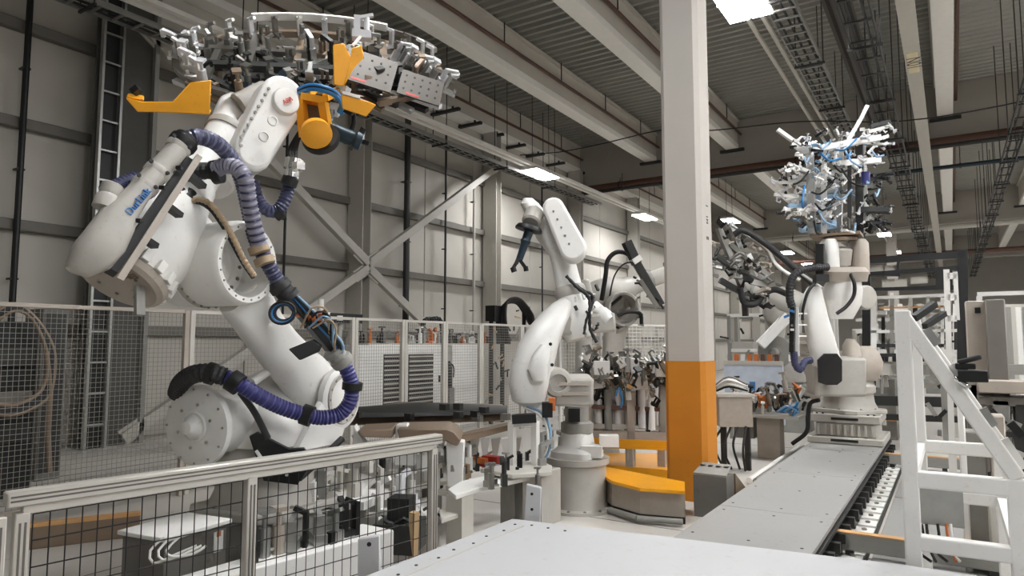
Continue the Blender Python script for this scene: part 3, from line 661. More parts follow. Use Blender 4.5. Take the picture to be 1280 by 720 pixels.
# tall mesh fence behind the large robot
FX, FT = -7.6, 2.15
ys = [-.6, 2.3, onX(237, 390, FX).y, onX(443, 400, FX).y, onX(505, 405, FX).y, onX(556, 408, FX).y, onX(601, 411, FX).y, onX(652, 414, FX).y, onX(700, 416, FX).y]
for i in range(len(ys)-1):
    y0, y1 = ys[i], ys[i+1]
    labs = ['tall mesh fence panel in front of the coiled cables and dark cabinet', 'tall mesh fence panel between the coiled cables and the robot base', 'tall mesh fence panel directly behind the robot lower arm', 'tall mesh fence panel before the first white louvred cabinet', 'tall mesh fence panel between two white cabinets', 'tall mesh fence panel in front of the fire extinguisher stand', 'tall mesh fence panel before the cable drum rack', 'tall mesh fence panel behind the middle robot']
    r = thing('mesh_fence', labs[i], 'fence', (FX, y0, 0), 'tall mesh fence panels')
    for y in (y0+.035, y1-.035):
        MB().bb(FX-.03, FX+.03, y-.03, y+.03, 0, FT).build('post', 'fence_alu' if i > 1 else 'warm_grey', r, .004, 1)
    for z in (.15, FT-.02): MB().bb(FX-.02, FX+.02, y0+.06, y1-.06, z-.02, z+.02).build('rail', 'fence_alu' if i > 1 else 'warm_grey', r)
    n = int((y1-y0-.12)/.05)
    tag(mesh_grid(Vector((FX,y0+.06,.17)), Vector((FX,y1-.06,.17)), Vector((FX,y0+.06,FT-.04)), Vector((FX,y1-.06,FT-.04)), n, 38, .0026).build('wire_mesh', 'wire_light', r, smooth=0), 'pale welded wire mesh', kind='stuff')
# white cell fence beyond the middle robot
q0, q1 = at(757, 405, 12.0), at(832, 405, 12.6)
def white_fence(lab, q0, q1, zt, nu, nv, z0=.15):
    a, b = Vector((q0.x, q0.y, 0)), Vector((q1.x, q1.y, 0)); r = thing('cell_fence', lab, 'fence', a)
    for p in (a, b): rod(r, 'post', p, p+Z*zt, .03, 'white_paint')
    for z in (z0, zt-.02): rod(r, 'rail', a+Z*z, b+Z*z, .022, 'white_paint')
    tag(mesh_grid(a+Z*z0, b+Z*z0, a+Z*(zt-.02), b+Z*(zt-.02), nu, nv, .007).build('wire_mesh', 'wire_white', r, smooth=0), 'white wire mesh', kind='stuff')
white_fence('white wire mesh fence beyond the middle robot', q0, q1, q0.z, 16, 30)
q2 = at(700, 412, 12.5); white_fence('white wire mesh fence next to the cable stand', q2, q0+Vector((-.1,0,0)), q2.z, 14, 30)
# ================================================================== GRIPPER TOOLS
def clamp_meshes():
    out = []
    mb = MB(); mb.box((0,0,.05), (.06,.05,.10)); mb.cyl((0,0,.1), (0,0,.2), .022, n=10); mb.bar((0,0,.19), (.10,0,.22), .035, .03); mb.box((.10,0,.19), (.03,.03,.06)); out.append(mb)
    mb = MB(); mb.box((0,0,.09), (.025,.05,.18)); mb.bar((0,0,.02), (.12,0,.02), .05, .03); mb.bar((0,0,.17), (.06,0,.2), .03, .025); mb.cyl((.10,0,.02), (.10,0,.07), .015, n=8); out.append(mb)
    mb = MB(); mb.cyl((0,0,0), (0,0,.14), .03, n=12); mb.cyl((0,0,.14), (0,0,.22), .014, n=8); mb.box((0,0,.22), (.07,.07,.02)); mb.cyl((0,.03,.03), (0,.07,.03), .01, n=8); out.append(mb)
    mb = MB(); mb.box((0,0,.03), (.12,.07,.05)); mb.box((-.03,0,.10), (.04,.06,.10)); mb.cyl((.03,0,.05), (.03,0,.15), .018, n=8); mb.bar((-.03,0,.14), (.07,0,.17), .03, .02); out.append(mb)
    res = []
    for i, mb in enumerate(out):
        me = bpy.data.meshes.new('clamp'); me.from_pydata(mb.v, [], mb.f)
        bm = bmesh.new(); bm.from_mesh(me); bmesh.ops.recalc_face_normals(bm, faces=bm.faces); bm.to_mesh(me); bm.free()
        res.append(me)
    return res
_CL = clamp_meshes(); _CLM = {}
def clamp(parent, p, d, up, kind, m, sc=1.0, name='clamp'):
    key = (kind, m)
    if key not in _CLM: me = _CL[kind].copy(); me.materials.append(MATS[m]); _CLM[key] = me
    o = data_obj(name, _CLM[key], parent, p)
    z = Vector(d).normalized(); x = Vector(up)-z*Vector(up).dot(z); x = x.normalized() if x.length > 1e-4 else basis(z)[0]; y = z.cross(x)
    o.rotation_euler = Matrix((x, y, z)).transposed().to_euler(); o.scale = (sc, sc, sc); return o
# tool of the large robot
gc = at(392, 84, 5.5)
ga = (at(556, 96, 5.75)-at(228, 80, 5.3)); gal = ga.length/2; ga.normalize()
gb = (at(400, 36, 6.0)-at(405, 122, 5.2)); gb = gb-ga*gb.dot(ga); gbl = gb.length/2; gb.normalize(); gn = ga.cross(gb)
gn = gn if gn.z > 0 else -gn                                       # upper face of the tool
T1 = thing('framing_gripper', 'wide silver gripper frame with yellow brackets held up by the large robot', 'gripper', gc)
g = lambda a, b, n=0.0: gc+ga*(a*gal)+gb*(b*gbl)+gn*n
# oval rim strip and rails
def rim(t0, t1, n, w, h, off, m, name):
    pts = [g(math.cos(t0+(t1-t0)*i/n), math.sin(t0+(t1-t0)*i/n), off) for i in range(n+1)]
    mb = MB()
    for a, b in zip(pts, pts[1:]): mb.bar(a, b+(b-a)*.03, w, h, gn)
    return mb.build(name, m, T1)
rim(math.pi*.30, math.pi*.66, 12, .03, .06, .15, 'white_paint', 'rim_strip'); rim(math.pi*.08, math.pi*.30, 8, .025, .04, .13, 'steel', 'rim_strip')
rim(math.pi*.05, math.pi*1.05, 26, .05, .05, .0, 'brown_plate', 'rim_rail')
rim(math.pi*1.02, math.pi*1.3, 8, .04, .05, .0, 'steel', 'rim_rail'); rim(math.pi*1.66, math.pi*2.03, 10, .04, .05, .0, 'brown_plate', 'rim_rail')
for a0, b0_, a1, b1_, w, m in ((-.85,-.15,.85,-.1,.07,'dark_steel'),(-.8,.3,.8,.3,.06,'steel'),(-.6,-.45,.7,-.5,.05,'black'),(-.5,-.8,-.45,.85,.06,'steel'),(-.15,-.9,-.1,.95,.05,'brown_plate'),(.2,-.9,.22,.95,.06,'steel'),(.55,-.75,.55,.8,.06,'brown_plate'),(-.75,-.5,-.7,.6,.05,'steel'),(-.3,-.6,.3,.6,.05,'galv'),(-.6,.5,.1,-.5,.05,'black')):
    stick(T1, 'frame_bar', g(a0,b0_,.02), g(a1,b1_,.02), w, w*.8, m, gn)
for i in range(5): stick(T1, 'cross_profile', g(-.55+.12*i,.05-.07*i,-.03), g(-.3+.13*i,-.25-.06*i,-.05), .045, .03, ('bright_alu','galv')[i%2], gn)
# upright tabs along the rim
for i in range(15):
    t = math.pi*(.08+.92*i/14); p = g(math.cos(t)*.97, math.sin(t)*.95, .0); inn = (gc-p)
    clamp(T1, p, gn, inn, 1, ('bright_alu','white_paint','steel')[i%3], .9, 'locating_tab')
    if i % 2: clamp(T1, g(math.cos(t)*.8, math.sin(t)*.72, .0), gn, inn, 0, ('steel','galv')[i%4//2], .8)
rg = random.Random(4)
for i in range(120):
    a, b = rg.uniform(-.95,.97), rg.uniform(-.98,.45)
    if a*a+b*b > .95: continue
    clamp(T1, g(a,b,rg.uniform(-.04,.03)), gn if rg.random() < .45 else -gn, ga*rg.uniform(-1,1)+gb*rg.uniform(-1,1), rg.randrange(4), rg.choice(('steel','steel','bright_alu','black','dark_steel','galv','brown_plate')), rg.uniform(.6,.95))
for i in range(16):
    a = -.85+.11*i; b = -.75+rg.uniform(-.1,.15)-.1*math.cos(a*1.5)
    stick(T1, 'slide_rail', g(a-.14,b+.35,-.02+rg.uniform(-.05,.03)), g(a+.16,b-.05,-.04+rg.uniform(-.06,.02)), .05, .035, ('bright_alu','brown_plate','dark_steel','galv','black')[i%5], gn)
# perforated end plates with holes
for (c, s_a, s_b) in ((at(462,88,5.15), .19, .15), (at(526,110,5.35), .17, .12)):
    pa = (ga*.9-_up*.25).normalized(); pv = (_up*.85+_fw*.45+_rt*.2); pv = (pv-pa*pv.dot(pa)).normalized(); pn_ = pa.cross(pv)
    pl = MB().obox(c, pa*s_a, pv*s_b, pn_*.008).build('perforated_plate', 'perf', T1)
    for i in range(5):
        for j in range(3):
            q = c+pa*s_a*(-.75+.37*i)+pv*s_b*(-.5+.55*j); rod(pl, 'hole', q-pn_*.010, q+pn_*.010, .009, 'hole')
    stick(pl, 'warning_tape', c-pa*s_a*.6-pv*s_b*.82, c+pa*s_a*.0-pv*s_b*.82, .02, .02, 'red', pn_)
    stick(T1, 'plate_mount', c+pv*s_b, c+pv*s_b+_fw*.25, .08, .06, 'dark_steel')
# right end: silver clamps standing out
for i in range(10):
    p = g(.62+.04*i, .25-.09*i, .02); clamp(T1, p, gn*.8+ga*.4, ga, i % 4, ('bright_alu','galv','bright_alu','steel')[i%4], .9)
for k in range(3): stick(T1, 'pin_rod', g(.8+.05*k,-.3-.15*k,.0), g(.95+.04*k,-.15-.15*k,.12), .018, .018, 'bright_alu')
# left end: pale rounded clamps
for i in range(7): clamp(T1, g(-.99+.04*i, .1-.12*i, .0), gn, -ga+gb*.3, i % 4, ('bright_alu','white_paint')[i%2], .9)
# hoses of the tool
for k, (pts, m) in enumerate((((g(-.4,-.5,-.1), g(-.25,-.62,-.14), g(-.05,-.62,-.12), g(.1,-.55,-.08)), 'black'), ((g(-.05,-.62,-.16), g(.08,-.7,-.16), g(.2,-.66,-.14), g(.27,-.5,-.08)), 'blue_hose'), ((g(-.03,-.66,-.15), g(.1,-.73,-.17), g(.22,-.7,-.15), g(.29,-.55,-.1)), 'blue_hose'), ((g(-.6,-.3,-.1), g(-.45,-.55,-.14), g(-.3,-.5,-.1)), 'teal_steel'), ((g(-.5,-.2,-.08), g(-.3,-.4,-.12), g(-.1,-.2,-.05)), 'black'), ((g(.28,-.45,-.1), g(.3,-.7,-.25), g(.22,-.8,-.4)), 'black'))):
    hose(T1, 'tool_hose', pts, .02 if m != 'teal_steel' else .026, m)
for k in range(3): hose(T1, 'blue_hose', [at(372,113+2*k,4.85), at(388,107+2*k,4.8), at(404,109+2*k,4.8), at(420,116+2*k,4.84), at(428,128+2*k,4.9), at(424,140,4.95)], .018, ('blue_hose','black','blue_hose')[k])
for k in range(16): p = at(292+11*k+rg.uniform(-4,4), 112-abs(k-8)*1.0+rg.uniform(-12,6), 5.15+rg.uniform(-.1,.1)); stick(T1, 'valve_body', p, p+Vector((rg.uniform(-.1,.1),rg.uniform(-.05,.05),rg.uniform(-.06,.1))), .05, .04, rg.choice(('black','dark_steel','teal_steel','bright_alu','brown_plate','white_paint')))
# yellow brackets
def yplate(poly, t): return MB().plate(poly, t).build('yellow_bracket', 'yellow', T1, .006, 1)
yl = [at(160,124,4.5), at(262,124,4.62), at(262,142,4.62), at(172,140,4.5), at(160,128,4.5)]
yplate([at(158,122,4.48), at(178,127,4.5), at(216,127,4.56), at(238,103,4.62), at(264,100,4.66), at(262,142,4.66), at(172,140,4.5), at(158,124,4.48)], (at(200,130,4.75)-at(200,130,4.45))*.12)
yplate([at(158,122,4.48), at(180,125,4.5), at(180,121,4.66), at(160,118,4.66)], gn*.02)
yplate([at(222,140,4.58), at(262,142,4.66), at(264,138,4.85), at(226,136,4.8)], gn*.02)
stick(T1, 'sensor_block', at(166,116,4.56), at(174,110,4.56), .05, .04, 'black')
yplate([at(416,56,4.62), at(430,54,4.64), at(440,75,4.66), at(430,108,4.62), at(417,106,4.6)], (at(420,80,4.9)-at(420,80,4.6))*.1)
yplate([at(440,60,4.66), at(452,56,4.7), at(455,72,4.72), at(442,86,4.7), at(430,108,4.62), at(437,78,4.66)], (at(440,80,4.9)-at(440,80,4.6))*.2)
stick(T1, 'white_guide', at(440,58,4.7), at(450,46,4.74), .03, .02, 'white_paint')
clamp(T1, at(452,50,4.78), Z, ga, 3, 'bright_alu', 1.1)
yplate([at(426,118,4.7), at(462,127,4.78), at(470,131,4.8), at(458,146,4.8), at(428,136,4.7)], (at(440,130,5.1)-at(440,130,4.7))*.14)
stick(T1, 'white_guide', at(428,116,4.68), at(450,122,4.72), .025, .02, 'white_paint')
# yellow tool adapter on the robot flange
fc = at(395, 166, 4.74)
MB().lathe(fc-Z*.0, (at(400,172,4.8)-at(392,150,5.0)), [(-.03,.10),(0,.108),(.03,.108),(.04,.09)], 28).build('mount_disc', 'yellow', T1)
MB().lathe(fc+_fw*.10, _fw*.6-Z*.3, [(0,.13),(.03,.135),(.05,.13)], 28).build('flange_ring', 'black', T1)
for (a_, b_) in (((376,124),(381,172)),((404,128),(410,165)),((376,122),(408,128)),((380,168),(408,165))):
    stick(T1, 'adapter_cheek', at(a_[0],a_[1],4.85), at(b_[0],b_[1],4.9), .05, .12, 'yellow', _fw)
MB().obox(at(392,145,5.0), _rt*.08, _up*.1, _fw*.03).build('adapter_back', 'brown_plate', T1)
for k in range(4): stick(T1, 'adapter_post', at(385+7*k,122,4.95), g(-.1+.12*k,-.4,-.02), .05, .05, ('dark_steel','yellow')[k%2])
# dark gun arm beyond the adapter
gp, gq = at(412,162,5.0), at(446,175,5.05)
MB().lathe(gp, gq-gp, [(-.05,.09),(.0,.09),(.01,.06),(.18,.055),(.2,.07),(.24,.07),(.25,.04)], 20).build('tool_arm', 'teal_steel', T1)
for (px,py) in ((438,186),(455,160),(462,180)): stick(T1, 'arm_finger', gq, at(px,py,5.02), .03, .03, 'black')
# ---------------------------------------------------------------- robot 2: middle robot on a round pedestal
def simple_wrist(root, K, m, m2, d, L):
    W = K['W']; U = K['U']
    for s in (-1, 1):
        MB().loft([(W-U*.42+L*s*.05, L*.07, U.cross(L)*.12, 2.5), (W-U*.2+L*s*.11, L*.05, U.cross(L)*.12, 3), (W+U*.05+L*s*.12, L*.05, U.cross(L)*.12, 2.5), (W+U*.12+L*s*.12, L*.03, U.cross(L)*.07, 2.5)], 18).build('wrist_fork', m, root)
    MB().lathe(W-L*.14, L, [(0,.09),(.02,.10),(.26,.10),(.28,.09)], 20).build('wrist_axle', m2, root)
    MB().lathe(W, d, [(-.1,.06),(-.08,.085),(.1,.085),(.12,.10),(.16,.10)], 22).build('wrist_flange', m2, root)
o2 = fl(722, 634, 0.0)
F2 = head(-24); R2 = thing('welding_robot', 'white robot on a round grey pedestal with a dark gun arm hanging from its wrist', 'robot', (o2.x, o2.y, 0))
pd = MB().lathe(o2, Z, [(0,.01),(0,.42),(.03,.42),(.035,.32),(.07,.31),(.47,.31),(.48,.345),(.54,.345),(.54,.01)], 40).build('pedestal', 'robot_grey', R2)
for i in range(14):
    a = 2*math.pi*i/14; bolt(pd, o2+Vector((.38*math.cos(a), .38*math.sin(a), .03)), Z, .018)
MB().loft([(o2+Z*.54, X_*.24, Y_*.24, 5), (o2+Z*.60, X_*.24, Y_*.24, 5), (o2+Z*.66, X_*.17, Y_*.19, 3), (o2+Z*.8, X_*.15, Y_*.16, 3)], 24).build('base', 'robot_white', R2)
MB().lathe(o2+Z*.78, Z, [(0,.15),(.02,.175),(.12,.175),(.14,.13),(.3,.13)], 28).build('axis_ring', 'cast_grey', R2)
blk(R2, 'base_block', o2+Vector((.2,-.05,.62)), (.22,.2,.12), 'robot_white', .4); blk(R2, 'terminal_box', o2+Vector((.33,.1,.72)), (.2,.14,.12), 'white_paint', .5); blk(R2, 'dark_gap', o2+Vector((.05,-.16,1.0)), (.12,.1,.14), 'black', .5)  # the black block stands in for shade in the gap
MB().obox(at(715,487,6.95), _rt*.2, _up*.14, _fw*.2).build('shoulder_casting', 'robot_grey', R2, .03)
for py in (480, 492): stick(R2, 'casting_rib', at(698,py,6.72), at(736,py,6.74), .02, .03, 'warm_grey')
MB().lathe(at(696,478,6.75), -_fw+_rt*.25, [(-.2,.14),(0,.15),(.05,.13),(.06,.09),(.03,.085),(.03,.001)], 24).build('shoulder_hub', 'robot_grey', R2)
MB().obox(at(690,505,6.6), _rt*.03, _up*.06, _fw*.04).build('sensor_block', 'orange', R2); MB().obox(at(684,512,6.6), _rt*.05, _up*.07, _fw*.04).build('dark_guard', 'black', R2)
MB().loft([(at(664,509,6.85), _rt*.06, _fw*.12, 2.4), (at(661,500,6.8), _rt*.17, _fw*.18, 2.5), (at(662,480,6.8), _rt*.21, _fw*.2, 2.6), (at(666,455,6.82), _rt*.215, _fw*.2, 2.7), (at(673,430,6.87), _rt*.205, _fw*.2, 2.7), (at(684,408,6.95), _rt*.18, _fw*.19, 2.7), (at(696,390,7.03), _rt*.15, _fw*.17, 2.6), (at(704,378,7.1), _rt*.10, _fw*.14, 2.4), (at(708,372,7.12), _rt*.04, _fw*.08, 2.2)], 30).build('lower_arm', 'robot_white', R2)
MB().loft([(at(674,475,6.6), _rt*.07, _fw*.06, 2.6), (at(672,462,6.6), _rt*.10, _fw*.07, 2.6), (at(676,445,6.62), _rt*.09, _fw*.07, 2.6), (at(682,430,6.68), _rt*.05, _fw*.05, 2.4)], 20).build('arm_boss', 'robot_white', R2)
for px, py in ((688,430),(676,440),(690,456)): bolt(R2, at(px,py,6.62), -_fw, .018, 'black', 'grommet')
ua, ub = at(724, 412, 7.1), at(702, 318, 7.25)
MB().lathe(ua, ub-ua, [(-.1,.16),(0,.2),(.15,.2),(.25,.17),(.45,.135),(.75,.125),(.85,.13)], 26).build('forearm', 'robot_white', R2)
MB().lathe(ua+(ub-ua)*.42, ub-ua, [(0,.15),(.03,.165),(.09,.165),(.12,.15)], 26).build('forearm_collar', 'robot_grey', R2)
sa, sb = at(716, 312, 7.0), at(692, 262, 7.1); su = (sb-sa).normalized(); sn = (-_fw-su*(-_fw).dot(su)).normalized(); sx = su.cross(sn)
MB().plate(rounded(sa, sb, .14, .11, su, sx), sn*.2).build('wrist_housing', 'robot_white', R2, .03)
for k in range(5): bolt(R2, sa.lerp(sb, .1+.2*k)+sn*.1-sx*.02, sn, .012, 'steel')
MB().loft([(at(704,322,7.25), _rt*.13, _fw*.13, 2.4), (at(688,298,7.3), _rt*.15, _fw*.13, 2.4), (at(672,270,7.3), _rt*.12, _fw*.12, 2.4), (at(662,255,7.3), _rt*.10, _fw*.1, 2.4), (at(660,248,7.3), _rt*.05, _fw*.05, 2.4)], 22).build('wrist_fork', 'robot_white', R2)
MB().lathe(at(668,266,7.15), at(661,286,7.0)-at(668,266,7.15), [(-.05,.06),(0,.10),(.14,.10),(.16,.08)], 22).build('wrist_core', 'robot_grey', R2)
MB().lathe(at(762,402,7.0), at(742,385,7.1)-at(762,402,7.0), [(0,.03),(.0,.07),(.06,.09),(.12,.09),(.14,.08),(.24,.08),(.26,.05)], 20).build('axis_motor', 'robot_white', R2)
MB().bar(at(692,408,7.0), at(768,402,7.05), .2, .16, _fw).build('elbow_beam', 'robot_grey', R2, .03)
MB().lathe(at(728,350,7.3), at(733,368,7.3)-at(728,350,7.3), [(0,.05),(.02,.07),(.18,.07),(.2,.06)], 18).build('axis_motor', 'robot_grey', R2)
hose(R2, 'cable_harness', [at(708,345,7.0), at(722,360,6.95), at(736,372,6.9), at(737,395,6.85), at(738,412,6.85), at(746,428,6.85)], .02, 'black', .3, .03)
hose(R2, 'cable_harness', [at(715,352,7.0), at(728,362,6.95), at(742,372,6.9), at(733,400,6.85), at(730,418,6.85)], .016, 'rubber', .3, .03)
for k in range(14): p = at(722+RNG.uniform(-4,26), 362+RNG.uniform(0,55), 6.9); stick(R2, 'harness_clip', p, p+Vector((RNG.uniform(-.06,.06),.02,RNG.uniform(-.06,.06))), .025, .025, RNG.choice(('black','chrome','white_paint','dark_steel')))
hose(R2, 'air_loop', [at(658,508,6.7), at(676,515,6.65), at(686,530,6.6), at(688,552,6.58), at(682,572,6.58), at(662,583,6.58), at(630,583,6.58), at(606,580,6.6)], .014, 'pale_blue')
hose(R2, 'air_loop', [at(656,510,6.7), at(673,518,6.65), at(683,533,6.6), at(685,553,6.58), at(679,570,6.58), at(660,585,6.57), at(630,586,6.57), at(607,583,6.6)], .012, 'white_paint')
# gun arm tool
T2 = thing('dark_gun_arm', 'dark blue gun arm hanging from a black disc on the middle robot', 'robot tool', at(660,285,7.0))
MB().lathe(at(661,286,7.0), Vector((0,0,-1))-_rt*.25, [(-.03,.03),(-.03,.12),(0,.14),(.02,.14),(.03,.06)], 28).build('flange_disc', 'black', T2)
MB().lathe(at(661,290,6.98), at(649,325,6.95)-at(661,290,6.98), [(0,.05),(.08,.045),(.10,.055),(.14,.04),(.30,.035)], 18).build('arm_tube', 'teal_steel', T2)
for a_, b_ in (((649,322),(640,338)),((649,324),(658,336)),((650,318),(645,330))): stick(T2, 'finger', at(*a_,6.95), at(*b_,6.93), .035, .035, 'black')
rod(T2, 'finger_pad', at(641,334,6.93), at(643,340,6.93), .03, 'black'); rod(T2, 'finger_pad', at(657,333,6.93), at(658,339,6.93), .025, 'black')
# ---------------------------------------------------------------- robot 3: welding gun robot behind
o3 = at(735, 480, 10.5); R3 = thing('spot_welding_robot', 'grey robot beyond the middle one raising a long black welding gun', 'robot', (o3.x, o3.y, 0))
K3 = robot_body(R3, Vector((o3.x, o3.y, 0)), head(75), .35, 5, 20, m='robot_grey', m2='cast_grey', detail=False, fore=1.15)
MB().loft([(Vector((o3.x,o3.y,0)), X_*.4, Y_*.4, 6), (Vector((o3.x,o3.y,.35)), X_*.38, Y_*.38, 6)], 16).build('pedestal', 'cast_grey', R3)
simple_wrist(R3, K3, 'robot_grey', 'cast_grey', Z, K3['L'])
MB().lathe(at(728,500,9.6), at(730,412,9.6)-at(728,500,9.6), [(0,.12),(.03,.12),(.05,.115),(.95,.115),(1.0,.12)], 20).build('grey_tube', 'robot_grey', R3)
hose(R3, 'black_hose', [at(752,375,10.3), at(757,345,10.2), at(760,325,10.2), at(772,315,10.2), at(788,320,10.2), at(800,340,10.1), at(812,362,10.1), at(824,382,10.0)], .035, 'black')
hose(R3, 'thin_cable', [at(762,370,10.2), at(768,345,10.2), at(780,330,10.2), at(795,328,10.2)], .012, 'black')
hose(R3, 'black_hose', [at(772,395,10.2), at(785,390,10.2), at(800,392,10.2), at(802,405,10.2)], .03, 'black')
T3 = thing('spot_welding_gun', 'long black spot welding gun tilted up before the far wall', 'welding gun', at(805,340,10.1))
MB().bar(at(783,302,10.1), at(796,330,10.1), .13, .13).build('transformer_end', 'black', T3, .01)
MB().bar(at(794,326,10.1), at(826,382,10.0), .16, .12).build('gun_body', 'dark_steel', T3, .01)
stick(T3, 'white_band', at(793,322,10.08), at(797,328,10.08), .15, .14, 'white_paint')
stick(T3, 'gun_arm', at(800,350,10.0), at(822,384,9.95), .06, .06, 'steel'); stick(T3, 'electrode_arm', at(818,365,10.0), at(829,386,9.95), .03, .03, 'black')
for k in range(8): p = at(792+4*k, 346+4*k, 9.98); stick(T3, 'fitting', p, p+Vector((RNG.uniform(-.1,.1),0,RNG.uniform(-.1,.1))), .035, .03, RNG.choice(('steel','black','galv')))
for k in range(12): p = at(762+RNG.uniform(0,36), 372+RNG.uniform(0,38), 10.3); stick(R3, 'gun_fixture', p, p+Vector((RNG.uniform(-.2,.2),0,RNG.uniform(-.15,.2))), .03, .03, RNG.choice(('black','dark_steel','galv','robot_grey')))
# ---------------------------------------------------------------- robot 4: on the linear track
o4 = Vector((-1.36, 11.6, 0))
F4 = head(158); R4 = thing('track_robot', 'white robot on the linear track holding up a cluster of silver clamps', 'robot', (o4.x, o4.y, .3))
CZ = .30
for (z0, z1, hw, hd) in ((CZ+.005,CZ+.10,.50,.62),(CZ+.10,CZ+.30,.40,.48),(CZ+.30,CZ+.42,.46,.52)):
    MB().bb(o4.x-hw, o4.x+hw, o4.y-hd, o4.y+hd, z0, z1).build('carriage_block', 'robot_grey', R4, .015)
for z, hd in ((CZ+.06,.625),(CZ+.36,.525)): blk(R4, 'carriage_slot', (o4.x, o4.y-hd, z), (.36,.012,.035), 'black')
for s in (-.38,-.30,.30,.38): bolt(R4, (o4.x+s, o4.y-.45, CZ+.42), Z, .018, 'black')
for k in range(9): blk(R4, 'carriage_lug', (o4.x-.36+.09*k, o4.y-.5, CZ+.2), (.03,.04,.16), 'robot_grey')
K4 = robot_body(R4, o4, F4, CZ+.42, -14, 82, l2=1.05, off=.2, rear=.28, fore=1.02, side=1, m='warm_grey', a2=(.28,.72), arm=False)
# photo-side cheek and a black plate painting the shade of its opening
MB().obox(at(1045,470,9.6), _rt*.36, _up*.27, _fw*.16).build('turret_front', 'robot_grey', R4, .04)
op = MB().plate([at(1023,478,9.3), at(1022,450,9.3), at(1030,442,9.3), at(1046,442,9.3), at(1052,450,9.3), at(1052,476,9.3), at(1046,481,9.3), at(1032,481,9.3)], _fw*.03).build('opening_cover', 'black_gloss', R4)
MB().loft([(at(1063,490,9.7), _rt*.12, _fw*.15, 3), (at(1065,460,9.7), _rt*.12, _fw*.15, 3), (at(1064,432,9.8), _rt*.10, _fw*.13, 2.5), (at(1063,424,9.85), _rt*.05, _fw*.08, 2.2)], 20).build('balance_cover', 'warm_grey', R4)
MB().loft([(at(1036,478,9.55), _rt*.16, _fw*.10, 2.6), (at(1034,455,9.5), _rt*.2, _fw*.11, 2.6), (at(1026,425,9.5), _rt*.19, _fw*.12, 2.6), (at(1019,395,9.5), _rt*.165, _fw*.12, 2.6), (at(1016,370,9.55), _rt*.13, _fw*.12, 2.5), (at(1018,358,9.6), _rt*.08, _fw*.09, 2.3)], 26).build('arm_cover', 'robot_white', R4)
# wrist fork facing the viewer
for px in (1036, 1073): MB().loft([(at(px,343,9.6), _rt*.12, _fw*.16, 3), (at(px,325,9.6), _rt*.11, _fw*.17, 3), (at(px,304,9.6), _rt*.10, _fw*.16, 3), (at(px,299,9.6), _rt*.07, _fw*.12, 2.4)], 20).build('wrist_fork', 'robot_white' if px < 1050 else 'warm_grey', R4)
MB().loft([(at(1055,352,9.6), _rt*.30, _fw*.17, 3), (at(1055,340,9.55), _rt*.32, _fw*.18, 3), (at(1055,334,9.55), _rt*.28, _fw*.16, 3)], 22).build('fork_bridge', 'warm_grey', R4)
MB().loft([(at(1046,398,9.75), _rt*.2, _fw*.2, 2.5), (at(1050,380,9.7), _rt*.27, _fw*.22, 2.6), (at(1053,362,9.65), _rt*.26, _fw*.2, 2.6), (at(1055,348,9.6), _rt*.2, _fw*.17, 2.5)], 24).build('upper_arm_cover', 'robot_white', R4)
MB().lathe(at(1053,322,9.6), Z-_fw*.3, [(-.12,.08),(-.1,.12),(.12,.12),(.14,.09)], 20).build('wrist_core', 'robot_grey', R4)
rod(R4, 'tool_flange', at(1050,301,9.65), at(1050,297,9.65), .22, 'brown_plate')
MB().lathe(at(1083,372,9.9), _fw*-1+_rt*.3, [(-.3,.12),(-.2,.17),(0,.18),(.03,.16),(.05,.02)], 22).build('side_drum', 'robot_grey', R4)
hose(R4, 'black_hose', [at(1063,342,9.4), at(1068,355,9.35), at(1067,370,9.35), at(1058,383,9.35), at(1046,392,9.35)], .025, 'black')
hose(R4, 'thick_hose', [at(1034,334,9.4), at(1012,335,9.3), at(996,341,9.25), at(988,354,9.25), at(987,372,9.25), at(990,384,9.25)], .055, 'rubber', .1, .02)
stick(R4, 'hose_mount', at(1025,305,9.4), at(1025,345,9.4), .1, .1, 'black'); stick(R4, 'hose_mount', at(1018,348,9.35), at(1034,348,9.35), .12, .1, 'black')
stick(R4, 'manifold', at(991,384,9.25), at(990,440,9.25), .1, .06, 'black'); stick(R4, 'manifold_plate', at(996,384,9.28), at(997,445,9.28), .02, .05, 'white_paint')
for k in range(8): p = at(988+RNG.uniform(-4,4), 388+6*k, 9.2); stick(R4, 'manifold_fitting', p, p+Vector((RNG.uniform(-.08,.08),0,RNG.uniform(-.03,.05))), .03, .03, RNG.choice(('blue_hose','chrome','black','white_paint')))
for py in (392,406,420): stick(R4, 'manifold_rung', at(995,py,9.28), at(1008,py,9.3), .02, .02, 'white_paint')
hose(R4, 'thick_hose', [at(992,440,9.25), at(994,455,9.25), at(1000,462,9.25), at(1006,452,9.3), at(1014,450,9.35)], .05, 'hose_navy', .1, .02)
hose(R4, 'black_hose', [at(1020,352,9.35), at(1010,365,9.3), at(1004,385,9.3), at(1003,400,9.3)], .02, 'black')
hose(R4, 'black_hose', [at(1024,500,9.6), at(1013,504,9.7), at(1010,520,9.8), at(1008,540,9.9), at(990,555,10.0)], .03, 'black')
